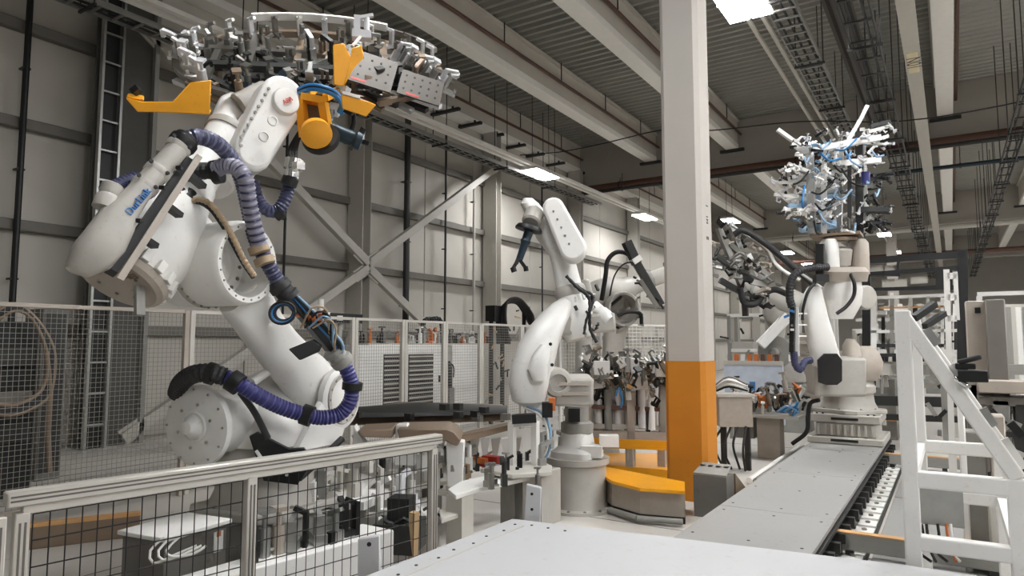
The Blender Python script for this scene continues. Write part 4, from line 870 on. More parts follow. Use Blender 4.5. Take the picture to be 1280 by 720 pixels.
# tool cluster
c4 = at(1046, 297, 9.7)
T4 = thing('clamp_cluster', 'tall cluster of silver and pale blue clamps raised by the track robot', 'gripper', c4)
MB().bb(c4.x-.32, c4.x+.32, c4.y-.22, c4.y+.22, c4.z, c4.z+.04).build('base_plate', 'brown_plate', T4)
def t4(px, py, dd=0.0): return at(px, py, 9.7+dd)
for k, (p, q, w, m) in enumerate((((1015,292),(1012,185),.10,'galv'),((1030,292),(1030,190),.07,'white_paint'),((1048,292),(1050,180),.09,'galv'),((1062,292),(1062,190),.05,'dark_steel'),((1075,292),(1074,165),.10,'dark_steel'),((1084,290),(1078,160),.06,'white_paint'),((1000,190),(1100,172),.08,'white_paint'),((985,225),(1050,215),.07,'white_paint'),((1000,250),(1060,245),.08,'pale_blue'),((1048,205),(1100,200),.08,'white_paint'),((985,258),(1020,255),.06,'pale_blue'),((1002,287),(1044,282),.09,'pale_blue'),((1075,262),(1110,262),.07,'black'),((1078,280),(1108,276),.06,'black'),((1020,240),(1090,232),.07,'galv'))):
    stick(T4, 'frame_bar', t4(*p, (k%3-1)*.15), t4(*q, (k%3-1)*.15), w, w, m)
for p, q, m in (((972,162),(1000,182),'white_paint'),((1060,176),(1075,150),'white_paint'),((1075,150),(1084,132),'galv'),((1088,158),(1112,152),'black'),((1090,178),(1110,170),'galv')): stick(T4, 'reach_arm', t4(*p), t4(*q), .05, .05, m)
rg = random.Random(9)
cl4 = []
for k in range(230):
    px, py = rg.gauss(1044,36), rg.uniform(168,294)
    if not 974 < px < 1112: continue
    if px < 1000 and rg.random() < .45 or px > 1098 and rg.random() < .5: continue
    d = Vector((rg.uniform(-1,1), rg.uniform(-1,.3), rg.uniform(-.6,1)))
    clamp(T4, t4(px, py, rg.uniform(-.35,.4)), d, Vector((rg.uniform(-1,1),rg.uniform(-1,1),.3)), rg.randrange(4), rg.choice(('bright_alu','bright_alu','bright_alu','bright_alu','white_paint','white_paint','white_paint','pale_blue','black','dark_steel','steel') if px < 1080 or py < 220 else ('black','dark_steel','black','galv')), rg.uniform(.35,.8))
for k in range(22):
    p = t4(rg.uniform(1000,1095), rg.uniform(180,280), rg.uniform(-.4,0)); q = p+Vector((rg.uniform(-.3,.3), -.1, rg.uniform(-.35,.1)))
    hose(T4, 'air_tube', [p, (p+q)/2+Vector((0,-.12,-.1)), q], .014, rg.choice(('blue_hose','black','pale_blue','black')), step=.06, n=6)
for (p, q, n_) in (((1015,230),(972,228),6),((1012,215),(985,205),5),((1015,250),(968,243),6),((1020,262),(980,262),6),((1075,178),(1108,180),6),((1085,165),(1110,158),5),((1080,205),(1100,198),4),((1080,225),(1112,222),5),((1080,262),(1112,266),7),((1084,280),(1110,276),6),((1005,190),(990,180),4)):
    dd = rg.uniform(-.25,.2); stick(T4, 'reach_arm', t4(*p,dd), t4(*q,dd), .045, .045, 'white_paint' if p[0] < 1060 or p[1] < 215 else 'black')
    for k in range(n_):
        u = .45+.6*k/n_; px, py = p[0]+(q[0]-p[0])*u, p[1]+(q[1]-p[1])*u
        clamp(T4, t4(px+rg.uniform(-3,3), py+rg.uniform(-5,5), dd), Vector((rg.uniform(-1,1),rg.uniform(-1,.3),rg.uniform(-1,1))), X_, rg.randrange(4), rg.choice(('bright_alu','white_paint','bright_alu','steel','black') if p[0] < 1060 or p[1] < 215 else ('black','dark_steel','bright_alu')), rg.uniform(.5,.85))
rod(T4, 'blue_canister', t4(1082,215,-.3), t4(1082,230,-.3), .055, 'hose_blue')
rod(T4, 'end_knob', t4(1000,286,-.2), t4(1006,286,-.2), .05, 'pale_blue'); rod(T4, 'end_knob', t4(1038,280,-.2), t4(1044,280,-.2), .05, 'pale_blue')
# ---------------------------------------------------------------- robot 5: hazy grey robot further down the line
o5 = at(985, 505, 14.0); R5 = thing('line_robot', 'grey robot beyond the column stretching forward with a dark cluttered tool', 'robot', (o5.x, o5.y, 0))
o5 = Vector((o5.x, o5.y, 0))
MB().loft([(o5, X_*.45, Y_*.45, 6), (o5+Z*.5, X_*.42, Y_*.42, 6)], 16).build('pedestal', 'cast_grey', R5)
K5 = robot_body(R5, o5, head(-70), .5, -10, 20, m='robot_grey', m2='cast_grey', detail=False, fore=1.0, motor=True)
simple_wrist(R5, K5, 'robot_grey', 'cast_grey', head(-70), K5['L'])
balance_cylinder(R5, K5, at(968,440,13.4), _fw*.8+_rt*.5, .7, .28, 'cast_grey', False)
MB().bar(at(950,432,13.3), at(985,395,13.3), .14, .2).build('white_link', 'robot_white', R5, .02)
hose(R5, 'black_hose', [at(925,360,13.2), at(930,378,13.2), at(944,380,13.2), at(955,368,13.2), at(968,362,13.2), at(985,368,13.2)], .06, 'rubber')
T5 = thing('cluttered_tool', 'dark cluttered gripper frame between the column and the track robot', 'gripper', at(925,350,13.4))
for p, q, m in (((898,285),(930,365),'cast_grey'),((912,278),(924,310),'galv'),((934,318),(946,345),'white_paint'),((896,320),(940,352),'dark_steel'),((900,350),(938,372),'dark_steel'),((930,368),(932,395),'dark_steel'),((905,300),(960,345),'cast_grey'),((918,330),(960,352),'galv'),((938,352),(956,356),'white_paint')): stick(T5, 'frame_bar', at(*p,13.4), at(*q,13.4), .12, .10, m)
for k in range(46):
    px = rg.uniform(896, 958); py = 285+(px-896)*.7+rg.uniform(-12,62)
    clamp(T5, at(px, min(py,385), 13.4+rg.uniform(-.3,.3)), Vector((rg.uniform(-1,1),-.4,rg.uniform(-1,1))), X_, rg.randrange(4), rg.choice(('cast_grey','dark_steel','galv','warm_grey','black')), rg.uniform(.9,1.5))
hh = thing('overhead_hose', 'dark hose arching down from above toward the track robot', 'hose', at(930,290,12.9))
hose(hh, 'hose', [at(918,293,13.0), at(930,288,12.9), at(955,303,12.8), at(985,328,12.7), at(1005,345,12.6), at(1022,360,12.5)], .06, 'rubber')
rod(hh, 'support_tube', at(914,281,13.2), at(1030,362,12.4), .03, 'galv')
hose(hh, 'white_cable', [at(940,294,12.9), at(960,312,12.8), at(968,328,12.8), at(982,340,12.7), at(1000,350,12.6)], .035, 'white_paint')
# ================================================================== TRACK, COVERS, GUARD FRAME
# linear track
TL, TR, TY0, TY1 = -1.83, -.88, 4.3, 12.4
tr = thing('robot_track', 'long grey plated linear track leading to the clamp-carrying robot', 'robot track', (-1.36, TY0, 0))
npl = 4
for i in range(npl):
    y0 = TY0+(TY1-TY0)*i/npl; y1 = TY0+(TY1-TY0)*(i+1)/npl
    pl = MB().bb(TL, TR, y0+.003, y1-.003, .26, .30).build('cover_plate', 'track_plate', tr, .004, 1)
    for x in (TL+.08, TL+.5, TR-.08):
        for y in (y0+.15, (y0+y1)/2, y1-.15): rod(pl, 'screw', (x, y, .2985), (x, y, .302), .012, 'dark_steel')
MB().bb(TL+.12, TR-.14, TY0, TY1, 0, .255).build('track_bed', 'dark_steel', tr)
MB().bb(TL-.03, TL, TY0, TY1, .0, .26).build('side_skirt', 'floor_dark', tr)
MB().bb(TR-.02, TR+.02, TY0, TY1, .22, .25).build('edge_rail', 'dark_steel', tr)
for i in range(26):
    y = TY0+.15+.31*i
    if y > TY1: break
    lg = MB(); lg.bb(TR-.14, TR+.05, y-.02, y+.02, .03, .2); lg.bb(TR+.03, TR+.08, y-.03, y+.03, .12, .20); o = lg.build('support_lug', 'dark_steel', tr)
    blk(tr, 'foot_pad', (TR+.12, y+.02, .012), (.16, .22, .024), 'white_paint'); bolt(tr, (TR+.12, y+.02, .024), Z, .022, 'steel', 'leveling_bolt')
MB().bb(TR+.21, TR+.23, TY0, TY1, 0, .03).build('drip_edge', 'dark_steel', tr)
st = thing('floor_channel', 'dark cover strip on the floor between column and track', 'floor cover', (-1.95, 4.5, 0))
MB().bb(-2.02, -1.87, 4.2, 6.95, 0, .02).build('strip', 'dark_steel', st)
# dark stop box at the track with a wedge guard
sb_ = Vector((-2.12, 7.15, 0))
sx = thing('track_stop', 'small dark grey metal box with pale slotted top beside the track', 'metal box', sb_)
MB().bb(-2.29, -1.95, 7.0, 7.26, 0, .42).build('body', 'floor_dark', sx, .006)
MB().plate([Vector((-2.29,7.0,.43)), Vector((-1.95,7.0,.43)), Vector((-1.97,7.26,.50)), Vector((-2.27,7.26,.50))], Z*.02).build('sloped_cap', 'cast_grey', sx, .004, 1)
for k in range(4): blk(sx, 'cap_slot', (-2.24+.08*k, 7.18, .494), (.045, .05, .004), 'black')
MB().plate([Vector((-1.94,7.26,0)), Vector((-1.94,7.26,.42)), Vector((-1.90,7.85,.06)), Vector((-1.90,7.85,0))], X_*.02).build('wedge_guard', 'brown_plate', sx)
# foreground sheet-metal cover
CVZ = .60
c0, c1, c2_, c3 = fl(640, 648, CVZ), fl(1135, 706, CVZ), fl(1290, 735, CVZ), fl(520, 702, CVZ)
cv = thing('sheet_metal_cover', 'large white sheet-metal machine cover beside the guard railing', 'machine cover', (c0.x, c0.y, 0))
yb = 1.6
top = [Vector((c0.x, c0.y, CVZ)), Vector((c1.x, c1.y, CVZ)), Vector((c1.x+.75, c1.y+.0, CVZ)), Vector((c1.x+.75, yb, CVZ)), Vector((c0.x-.02, yb, CVZ))]
MB().plate([p-Z*.01 for p in top], Z*.02).build('top_sheet', 'cover_white', cv, .008)
MB().plate([Vector((p.x, p.y, .3))+(Vector((-.9,2.9,.3))-Vector((p.x,p.y,.3)))*.02 for p in top], Z*.56).build('cabinet_body', 'cover_white', cv)
seam = MB().bb(c0.x+.16, c0.x+.17, yb, c0.y-.12, CVZ-.001, CVZ+.003).build('folded_seam', 'wall_steel', cv)
for k in range(9): rod(cv, 'rivet', (c0.x+.1+(k%2)*.02, c0.y-.12-.16*k, CVZ-.004), (c0.x+.1+(k%2)*.02, c0.y-.12-.16*k, CVZ+.004), .009, 'dark_steel')
for k in range(3): rod(cv, 'rivet', (c0.x+.2+.12*k, c0.y-.08, CVZ-.004), (c0.x+.2+.12*k, c0.y-.08, CVZ+.004), .009, 'dark_steel')
# white upright stop plates
s1 = fl(655, 650, CVZ); 
w1 = thing('stop_plate', 'white upright folded plate with two holes at the cover corner', 'plate', (c0.x+.08, c0.y+.1, 0))
p0 = Vector((c0.x+.07, c0.y+.07, 0)); tilt = Vector((.05, .06, 0))
MB().plate([p0+_rt*-.05+Z*0, p0+_rt*.07, p0+_rt*.10+Z*.80, p0+_rt*.0+Z*.82], _fw*.04).build('plate', 'cover_white', w1, .006, 1)
for z in (.76, .66): rod(w1, 'hole', p0+_rt*.035+Z*z-_fw*.023, p0+_rt*.035+Z*z+_fw*.023, .01, 'hole')
s2 = at(462, 690, 3.55)
w2 = thing('stop_plate', 'white upright plate with one hole standing before the wire mesh', 'plate', (s2.x, s2.y, 0))
p0 = Vector((s2.x, s2.y, 0))
MB().plate([p0-_rt*.05, p0+_rt*.07, p0+_rt*.055+Z*(s2.z+.09), p0-_rt*.06+Z*(s2.z+.07)], _fw*.03).build('plate', 'cover_white', w2, .006, 1)
q = p0+Z*(s2.z+.045); rod(w2, 'hole', q-_fw*.018, q+_fw*.018, .012, 'hole')
# white guard frame on the right
gy = c1.y+.10
gx0, gx1 = onY(1138, 600, gy).x, onY(1272, 640, gy).x
gf = thing('slanted_guard', 'white painted steel guard frame with a sloping edge beside the track', 'guard frame', (gx0, gy, CVZ))
GFZ = .0
for k, y in enumerate((gy, gy+1.4)):
    m = 'white_paint'; w = .078
    zt = onY(1138, 388, gy).z; zm = onY(1200, 592, gy).z
    MB().bb(gx0-w/2, gx0+w/2, y-w/2, y+w/2, GFZ, zt).build('post', m, gf, .008)
    MB().bb(gx1-w/2, gx1+w/2, y-w/2, y+w/2, GFZ, zm).build('post', m, gf, .008)
    MB().bar((gx0, y, zt-.03), (gx1+.01, y, zm), w*.96, w*.98, Y_).build('sloping_edge', m, gf, .008)
    MB().bb(gx0, gx1, y-w*.47, y+w*.47, zm-.09, zm-.004).build('cross_rail', m, gf, .008)
    MB().bb(gx0, gx1, y-w*.47, y+w*.47, .66, .74).build('bottom_rail', m, gf, .008)
for x, z in ((gx0, zm-.05), (gx1, zm-.05), (gx0, .7), (gx1,.7)): MB().bb(x-.03, x+.03, gy+.05, gy+1.35, z-.03, z+.03).build('tie_bar', 'white_paint', gf)
for t, s in ((.12,.1),(.35,.14),(.62,.1),(.8,.16)):
    p = Vector((gx0, gy, zt-.03)).lerp(Vector((gx1, gy, zm)), t); d = (Vector((gx1,gy,zm))-Vector((gx0,gy,zt))).normalized(); nrm = Vector((-d.z,0,d.x)); nrm = nrm if nrm.z > 0 else -nrm
    MB().bar(p+nrm*.055, p+nrm*.055+d*s, .05, .025, Y_).build('hinge_plate', 'white_paint' if t in (.35,.8) else 'galv', gf)
for (px, py, qx, qy, w) in ((1142,398,1168,380,.035),(1156,408,1180,392,.03)): stick(gf, 'gas_strut', onY(px,py,gy+.05), onY(qx,qy,gy+.25), w, w, 'black')
cl = MB(); c = onY(1216, 470, gy-.02); cl.box(c, (.13,.10,.06), 0); cl.box(c+Vector((-.03,0,.05)), (.09,.06,.03)); cl.cyl(c+Vector((-.06,-.02,.07)), c+Vector((.04,-.02,.10)), .015, n=8)
o = cl.build('clamp_block', 'black', gf, .004, 1); rod(gf, 'clamp_pin', c+Vector((-.08,-.03,-.01)), c+Vector((-.03,-.03,-.05)), .014, 'chrome')
stick(gf, 'clamp_foot', onY(1262,528,gy-.02), onY(1278,545,gy-.02), .05, .04, 'black')
# galvanised panel and cables inside the frame
gp0, gp1 = onY(1146, 602, gy+.36), onY(1206, 660, gy+.36)
MB().bb(gp0.x, gp1.x, gy+.34, gy+.36, gp1.z, gp0.z).build('galvanised_panel', 'galv', gf)
for k, (px, m) in enumerate(((1152,'black'),(1158,'rubber'),(1172,'rubber'),(1183,'orange'),(1188,'white_paint'))):
    hose(gf, 'cable', [onY(px,655,gy+.33), onY(px+2,672,gy+.3), onY(px-2+8*k%14,690,gy+.25), onY(px+12,702,gy+.2)], .008, m, step=.02, n=8)
# kick beams across the track side, their edge highlight painted as an orange strip
for k, (px0, py0, px1, py1) in enumerate(((1045,655,1262,692), (1105,556,1262,570))):
    a = fl(px0, py0+14, .16); yy = a.y; x0, x1 = a.x, onY(px1, py1, yy).x
    t = thing('kick_beam', ['grey beam with worn orange top edge lying across in front of the floor plates', 'grey beam with worn orange edge behind the guard frame'][k], 'beam', (x0, yy, 0))
    MB().bb(x0, x1, yy-.04, yy+.04, .06, .20).build('beam', 'cast_grey', t, .008); MB().bb(x0, x1, yy-.042, yy+.042, .197, .206).build('orange_edge', 'wood_orange', t)
    for x in (x0+.1, (x0+x1)/2, x1-.1): blk(t, 'support_foot', (x, yy, .03), (.06,.07,.06), 'dark_steel')
a, b = fl(30, 672, .1), fl(175, 655, .1)
t = thing('kick_beam', 'worn orange-brown kick beam on the floor behind the railing corner', 'beam', (a.x, a.y, 0)); MB().bar(a, b, .08, .2).build('beam', 'brown_plate', t, .006, 1); MB().bar(a+Z*.1, b+Z*.1, .085, .03).build('orange_edge', 'wood_orange', t)
# grey floor plates right of the track
for k in range(3): 
    fp = thing('floor_plate', ['pale floor plate along the track beside the guard frame', 'pale floor plate next to the foot pads of the track', 'pale floor plate near the robot carriage'][k], 'floor plate', (-.25, 4.6+2.2*k, 0))
    MB().bb(-.62, .35, 4.62+2.2*k, 6.78+2.2*k, .0, .02).build('sheet', 'track_plate', fp, .004, 1)
# ================================================================== RIGHT-HAND MACHINE
def frame_box(t, name, p0, p1, w, m, plane):  # rectangle of four bars in the XZ plane at y = plane
    (x0, z0), (x1, z1) = p0, p1
    for a, b in (((x0,z0),(x1,z0)), ((x0,z1),(x1,z1)), ((x0,z0),(x0,z1)), ((x1,z0),(x1,z1))):
        stick(t, name, (a[0], plane, a[1]), (b[0], plane, b[1]), w, w, m)
MY = 12.7
mx = lambda px, py, Y=MY: onY(px, py, Y)
m1 = thing('gantry_guard', 'black steel guard frame with small windows behind the track robot', 'machine frame', mx(1085, 420).xyz*1)
m1.location.z = 0
for (a, b, w) in (((1083,322),(1083,480),.12),((1203,312),(1203,480),.14),((1083,326),(1206,318),.10),((1085,343),(1200,335),.07),((1088,362),(1200,358),.05),((1083,343),(1125,343),.06),((1085,362),(1200,360),.05),((1180,338),(1180,362),.22),((1123,326),(1123,345),.04)):
    stick(m1, 'black_bar', mx(*a), mx(*b), w, .1, 'black', Y_)
for a, b in (((1084,332),(1104,342)),((1106,332),(1122,341)),((1102,349),(1119,359)),((1121,349),(1134,359)),((1138,346),(1160,354))):
    p, q = mx(*a, MY+.05), mx(*b, MY+.05); MB().bb(p.x, q.x, MY+.04, MY+.06, q.z, p.z).build('window_pane', 'wall_panel', m1)
for px in (1083, 1203): p = mx(px, 480); stick(m1, 'foot_post', p, (p.x, p.y, 0), .12, .12, 'dark_steel', Y_)
m2 = thing('transfer_machine', 'pale steel transfer machine frame with rails behind the guard frame', 'machine', mx(1150, 500).xyz*1); m2.location.z = 0
M2Y = 13.3
for (a, b, w, m) in (((1080,373),(1206,368),.05,'white_paint'),((1070,415),(1200,413),.05,'white_paint'),((1070,458),(1130,458),.3,'wall_steel'),((1115,462),(1280,462),.16,'cast_grey'),((1092,374),(1092,460),.1,'white_paint'),((1138,370),(1138,420),.06,'wall_steel'),((1160,370),(1160,470),.05,'wall_steel'),((1115,374),(1115,470),.06,'cast_grey'),((1178,372),(1178,470),.05,'white_paint'),((1074,500),(1280,505),.16,'dark_steel'),((1074,520),(1280,527),.10,'dark_steel'),((1096,432),(1180,432),.06,'dark_steel'),((1096,445),(1180,445),.09,'dark_steel'),((1110,395),(1180,394),.05,'wall_steel'),((1100,385),(1180,383),.03,'wood_orange')):
    stick(m2, 'frame_bar', mx(*a,M2Y), mx(*b,M2Y), .1, w, m, Z)
for px in (1080,1130,1180,1225): p = mx(px, 462, M2Y); stick(m2, 'leg', (p.x, p.y, 0), p, .12, .12, 'cast_grey', Y_)
for k in range(16): px = 1098+5*k; stick(m2, 'slat', mx(px,446,M2Y-.08), mx(px,452,M2Y-.08), .05, .03, 'black' if k%3 else 'wall_steel', Y_)
for k in range(40):
    p = mx(RNG.uniform(1085,1275), RNG.uniform(470,545), M2Y+RNG.uniform(-.3,.8)); stick(m2, 'bracket', p, p+Vector((RNG.uniform(-.15,.15),0,RNG.uniform(-.2,.25))), RNG.uniform(.03,.09), .06, RNG.choice(('dark_steel','cast_grey','black','galv','wall_steel','cast_grey')))
for k in range(46):
    px, py = RNG.uniform(1086,1202), RNG.uniform(376,470); Yk = M2Y+RNG.uniform(.1,1.3); m = RNG.choice(('white_paint','wall_steel','cast_grey','dark_steel','black','white_paint'))
    if k % 2: stick(m2, 'inner_post', mx(px,py-14,Yk), mx(px,py+26,Yk), RNG.uniform(.03,.08), .05, m, Y_)
    else: stick(m2, 'inner_rail', mx(px-16,py,Yk), mx(px+16,py,Yk), .05, RNG.uniform(.03,.08), m, Z)
m3 = thing('lift_mast', 'white slotted double mast standing behind the sloping guard edge', 'mast', mx(1188, 500, 9.4).xyz*1); m3.location.z = 0
for a, b, w in (((1183,337),(1190,560),.06),((1194,340),(1197,400),.045)): stick(m3, 'mast_rail', mx(*a,9.4), mx(*b,9.4), w, .06, 'white_paint', Y_)
p = mx(1190, 560, 9.4); stick(m3, 'mast_foot', p, (p.x, p.y, 0), .08, .08, 'white_paint', Y_)
for py in (345, 372, 398): stick(m3, 'mast_step', mx(1184,py,9.4), mx(1196,py,9.4), .06, .07, 'white_paint')
m4 = thing('machine_cabinet', 'tall grey box columns of the press beside the mast', 'machine', mx(1225, 430, 8.6).xyz*1); m4.location.z = 0
def slab(t, name, px0, px1, py0, Y, dy, m, zb=0.0, py1=None):
    a, b = onY(px0, py0, Y), onY(px1, py0, Y); z1 = onY((px0+px1)/2, py0, Y).z; z0 = zb if py1 is None else onY((px0+px1)/2, py1, Y).z
    return MB().bb(a.x, b.x, Y, Y+dy, z0, z1).build(name, m, t, .01, 1)
slab(m4, 'box_column', 1206, 1233, 376, 8.6, .3, 'warm_grey'); slab(m4, 'box_column', 1231, 1256, 374, 8.4, .35, 'girt')
slab(m4, 'bed_rail', 1222, 1300, 476, 8.2, .4, 'warm_grey', 0, 492); slab(m4, 'bed_rail', 1222, 1300, 496, 8.3, .35, 'girt', 0, 508)
slab(m4, 'lower_column', 1240, 1262, 500, 8.3, .3, 'cast_grey'); slab(m4, 'lower_column', 1206, 1222, 480, 8.6, .3, 'girt'); slab(m4, 'lower_column', 1268, 1300, 505, 8.3, .3, 'dark_steel')
for k in range(1): blk(m4, 'window_cutout', onY(1222,388+12*k,8.6), (.05,.02,.06), 'black')
for k in range(16): p = onY(RNG.uniform(1235,1280), RNG.uniform(505,620), 8.2); stick(m4, 'bracket', p, p+Vector((RNG.uniform(-.12,.12),0,RNG.uniform(-.15,.15))), .05, .05, RNG.choice(('dark_steel','cast_grey','wall_steel','black')))
m5 = thing('press_line', 'distant pale machine line past the grey box columns', 'machine', onY(1265,430,14).xyz*1); m5.location.z = 0
for k in range(7): a = onY(1252+7*k, 384, 14); stick(m5, 'upright', a, (a.x, a.y, 0), .09, .09, RNG.choice(('white_paint','wall_steel','cast_grey')), Y_)
for py, w in ((384,.1),(400,.06),(425,.06),(440,.12),(462,.1)): stick(m5, 'rail', onY(1245,py,14), onY(1320,py,14), .08, w, RNG.choice(('white_paint','wall_steel','cast_grey')), Z)
m7 = thing('conveyor_frame', 'pale steel conveyor frame crossing behind the track robot carriage', 'conveyor', onY(1120,480,15.5).xyz*1); m7.location.z = 0
for (a, b, w, m) in (((1070,440),(1290,440),.1,'white_paint'),((1070,400),(1210,398),.06,'wall_steel'),((1070,480),(1290,482),.14,'wall_steel'),((1090,360),(1090,480),.1,'white_paint'),((1125,380),(1125,480),.08,'white_paint'),((1150,380),(1150,480),.12,'wall_steel'),((1195,380),(1195,490),.1,'white_paint'),((1215,470),(1290,468),.2,'warm_grey')):
    stick(m7, 'frame_bar', onY(*a,15.5), onY(*b,15.5), .1, w, m, Z)
for px in (1075,1125,1150,1195,1260): p = onY(px, 480, 15.5); stick(m7, 'leg', (p.x, p.y, 0), p, .1, .1, 'wall_steel', Y_)
for k in range(14): px = 1080+13*k; rod(m7, 'roller', onY(px,476,15.3), onY(px,476,15.9), .05, 'galv')
# inner post and plates behind the guard frame
m6 = thing('machine_stand', 'grey inner machine stand seen through the guard frame', 'machine', onY(1225,600,6.5).xyz*1); m6.location.z = 0
slab(m6, 'grey_panel', 1202, 1232, 540, 6.5, .25, 'cast_grey'); slab(m6, 'grey_panel', 1236, 1256, 520, 6.4, .25, 'warm_grey')
slab(m6, 'white_post', 1196, 1205, 505, 6.4, .08, 'white_paint'); slab(m6, 'short_bar', 1205, 1240, 620, 6.2, .08, 'white_paint', 0, 628)
slab(m6, 'ramp_plate', 1236, 1262, 634, 6.0, .3, 'wall_steel', 0, 690)
# ================================================================== MIDDLE CELL
# white louvred cabinets behind the tall fence
def cabinet(lab, px0, px1, py0, X, louv=None, m='white_paint', d=.7):
    a, b = onX(px0, 420, X), onX(px1, 420, X); zt = onX(525, 431, X).z
    t = thing('control_cabinet', lab, 'cabinet', (X, a.y, 0))
    MB().bb(X-d, X, a.y, b.y, 0, zt).build('body', m, t, .01, 1)
    MB().bb(X, X+.012, a.y+.03, b.y-.03, .12, zt-.04).build('door', m, t, .004, 1)
    if louv:
        l0, l1 = onX(louv[0], 440, X+.02), onX(louv[1], 440, X+.02); z1 = onX(louv[0], louv[2], X).z; z0 = onX(louv[0], louv[3], X).z
        lp = MB().bb(X+.012, X+.02, l0.y, l1.y, z0, z1).build('louvre_grille', 'black', t)
        n = 12
        for i in range(n): blk(lp, 'louvre_blade', (X+.026, (l0.y+l1.y)/2, z0+(z1-z0)*(i+.5)/n), (.012, (l1.y-l0.y)*.96, (z1-z0)/n*.35), 'wall_steel')
    blk(t, 'door_handle', (X+.03, b.y-.1, zt*.6), (.03,.03,.14), 'black')
    return t
cabinet('white control cabinet with a dark louvre behind the mesh fence', 448, 503, 430, -8.9, (480,500,443,512))
cabinet('white control cabinet with a wide dark louvre between fence posts', 508, 552, 430, -8.9, (511,542,443,512))
cabinet('white control cabinet beside the fire extinguisher', 566, 600, 432, -8.9)
cabinet('plain pale cabinet under the cable rack', 604, 636, 430, -8.9, None, 'wall_steel')
ex = onX(561, 500, -8.3); fe = thing('fire_extinguisher', 'dark fire extinguisher on a stand between the white cabinets', 'extinguisher', (ex.x, ex.y, 0))
blk(fe, 'stand', (ex.x, ex.y, .45), (.16,.16,.9), 'cast_grey'); MB().lathe((ex.x, ex.y, .9), Z, [(0,.07),(.4,.07),(.46,.03),(.52,.03)], 16).build('bottle', 'black', fe)
hose(fe, 'hose', [Vector((ex.x,ex.y,1.4)), Vector((ex.x+.05,ex.y+.08,1.3)), Vector((ex.x+.05,ex.y+.08,1.1))], .015, 'black')
# equipment on top of the cabinets
for k, (px, py, w, h, m, lab) in enumerate(((425,398,.55,.10,'black','flat black junction box on a post behind the large robot'),)):
    p = onX(px, py, -8.6); t = thing('junction_box', lab, 'box', (p.x, p.y, 0)); blk(t, 'box', p, (.2, .85, .16), 'black'); blk(t, 'label_plate', (p.x+.105, p.y-.1, p.z), (.01,.12,.08), 'white_paint'); rod(t, 'post', (p.x,p.y,0), p, .04, 'wall_steel')
    rod(t, 'beacon', p+Vector((0,-.42,.08)), p+Vector((0,-.42,.3)), .05, 'white_paint')
t = thing('cable_arch', 'black cable arch rising above the white cabinets', 'cable', onX(540,430,-9.95).xyz*1); t.location.z = 0
a = onX(528, 420, -9.95); b = onX(553, 420, -9.95)
hose(t, 'cable', [Vector((a.x,a.y,0)), Vector((a.x,a.y,1.5)), onX(529,405,-9.95), onX(540,399,-9.95), onX(552,405,-9.95), Vector((b.x,b.y,1.2)), Vector((b.x,b.y,0))], .06, 'black', .2, .04)
eq = thing('valve_shelf', 'long shelf of valves and fittings on top of the white cabinets', 'shelf', onX(450,430,-9.2).xyz*1); eq.location.z = 1.7
e0, e1 = onX(446, 429, -9.25), onX(602, 430, -9.25); e0.z = onX(525, 431, -8.9).z+.022
MB().bb(-9.5, -8.95, e0.y, e1.y, e0.z-.02, e0.z+.01).build('shelf_board', 'wall_steel', eq)
for k in range(44):
    y = e0.y+(e1.y-e0.y)*(k+.5)/44; clamp(eq, Vector((-9.2+RNG.uniform(-.15,.2), y, e0.z+.01)), Z, Vector((RNG.uniform(-1,1),RNG.uniform(-1,1),0)), RNG.randrange(4), RNG.choice(('black','dark_steel','galv','white_paint','orange','steel')), RNG.uniform(.8,1.5), 'valve')
# cable rack with coiled drums
t = thing('cable_rack', 'tall black cable rack with looped hoses beside the middle robot', 'cable rack', onX(635,430,-8.6).xyz*1); t.location.z = 0
rx = -8.6
for px in (614, 628, 655): p = onX(px, 385, rx); stick(t, 'upright', (p.x,p.y,0), p, .07, .07, 'black', Y_)
blk(t, 'drum_box', onX(618,392,rx), (.25,.35,.35), 'black')
for k in range(6):
    hose(t, 'looped_hose', [onX(622+3*k,430,rx+.05*k), onX(622+2*k,398,rx+.05*k), onX(630+k,381-1*k,rx+.05*k), onX(645+k,379-1*k,rx+.05*k), onX(655+2*k,392,rx+.05*k), onX(662+k,405,rx+.05*k)], .03, ('black','rubber')[k%2])
for k in range(30): p = onX(RNG.uniform(612,662), RNG.uniform(385,505), rx+.1); stick(t, 'cable_tie', p, p+Vector((.02,RNG.uniform(-.2,.2),RNG.uniform(-.2,.2))), .03, .03, RNG.choice(('black','dark_steel','galv','black','cardboard')))
# dark cabinet and coiled cables behind the near fence
t = thing('wire_feed_cabinet', 'dark cabinet with coiled cables behind the near mesh fence', 'cabinet', onX(30,500,-8.9).xyz*1); t.location.z = 0
a, b = onX(-60, 420, -9.1), onX(48, 420, -9.1)
MB().bb(-9.8, -9.1, a.y, b.y, 0, onX(20,402,-9.1).z).build('body', 'black', t, .01, 1)
for py, m in ((445,'dark_steel'),(500,'girt'),(540,'dark_steel')):
    z = onX(20,py,-9.1).z; MB().bb(-9.1, -9.04, a.y+.05, b.y-.05, z-.12, z+.1).build('drawer_front', m, t, .01, 1)
for k in range(5):
    hose(t, 'coiled_cable', [onX(-10,405-3*k,-8.95), onX(18,388-2*k,-8.9), onX(40+k,398,-8.88), onX(56+2*k,430,-8.86), onX(60+2*k,460,-8.85), onX(50+2*k,490+2*k,-8.85), onX(20,506+3*k,-8.85), onX(-10,505+3*k,-8.85)], .025, ('brown_plate','black','rubber','rubber','brown_plate')[k])
hose(t, 'hanging_cable', [onX(58,440,-8.85), onX(62,480,-8.85), onX(60,540,-8.85), onX(62,590,-8.85)], .03, 'brown_plate')
t = thing('wall_cabinet', 'tall dark grey cabinet standing behind the near fence beside the column', 'cabinet', onX(70,500,-9.6).xyz*1); t.location.z = 0
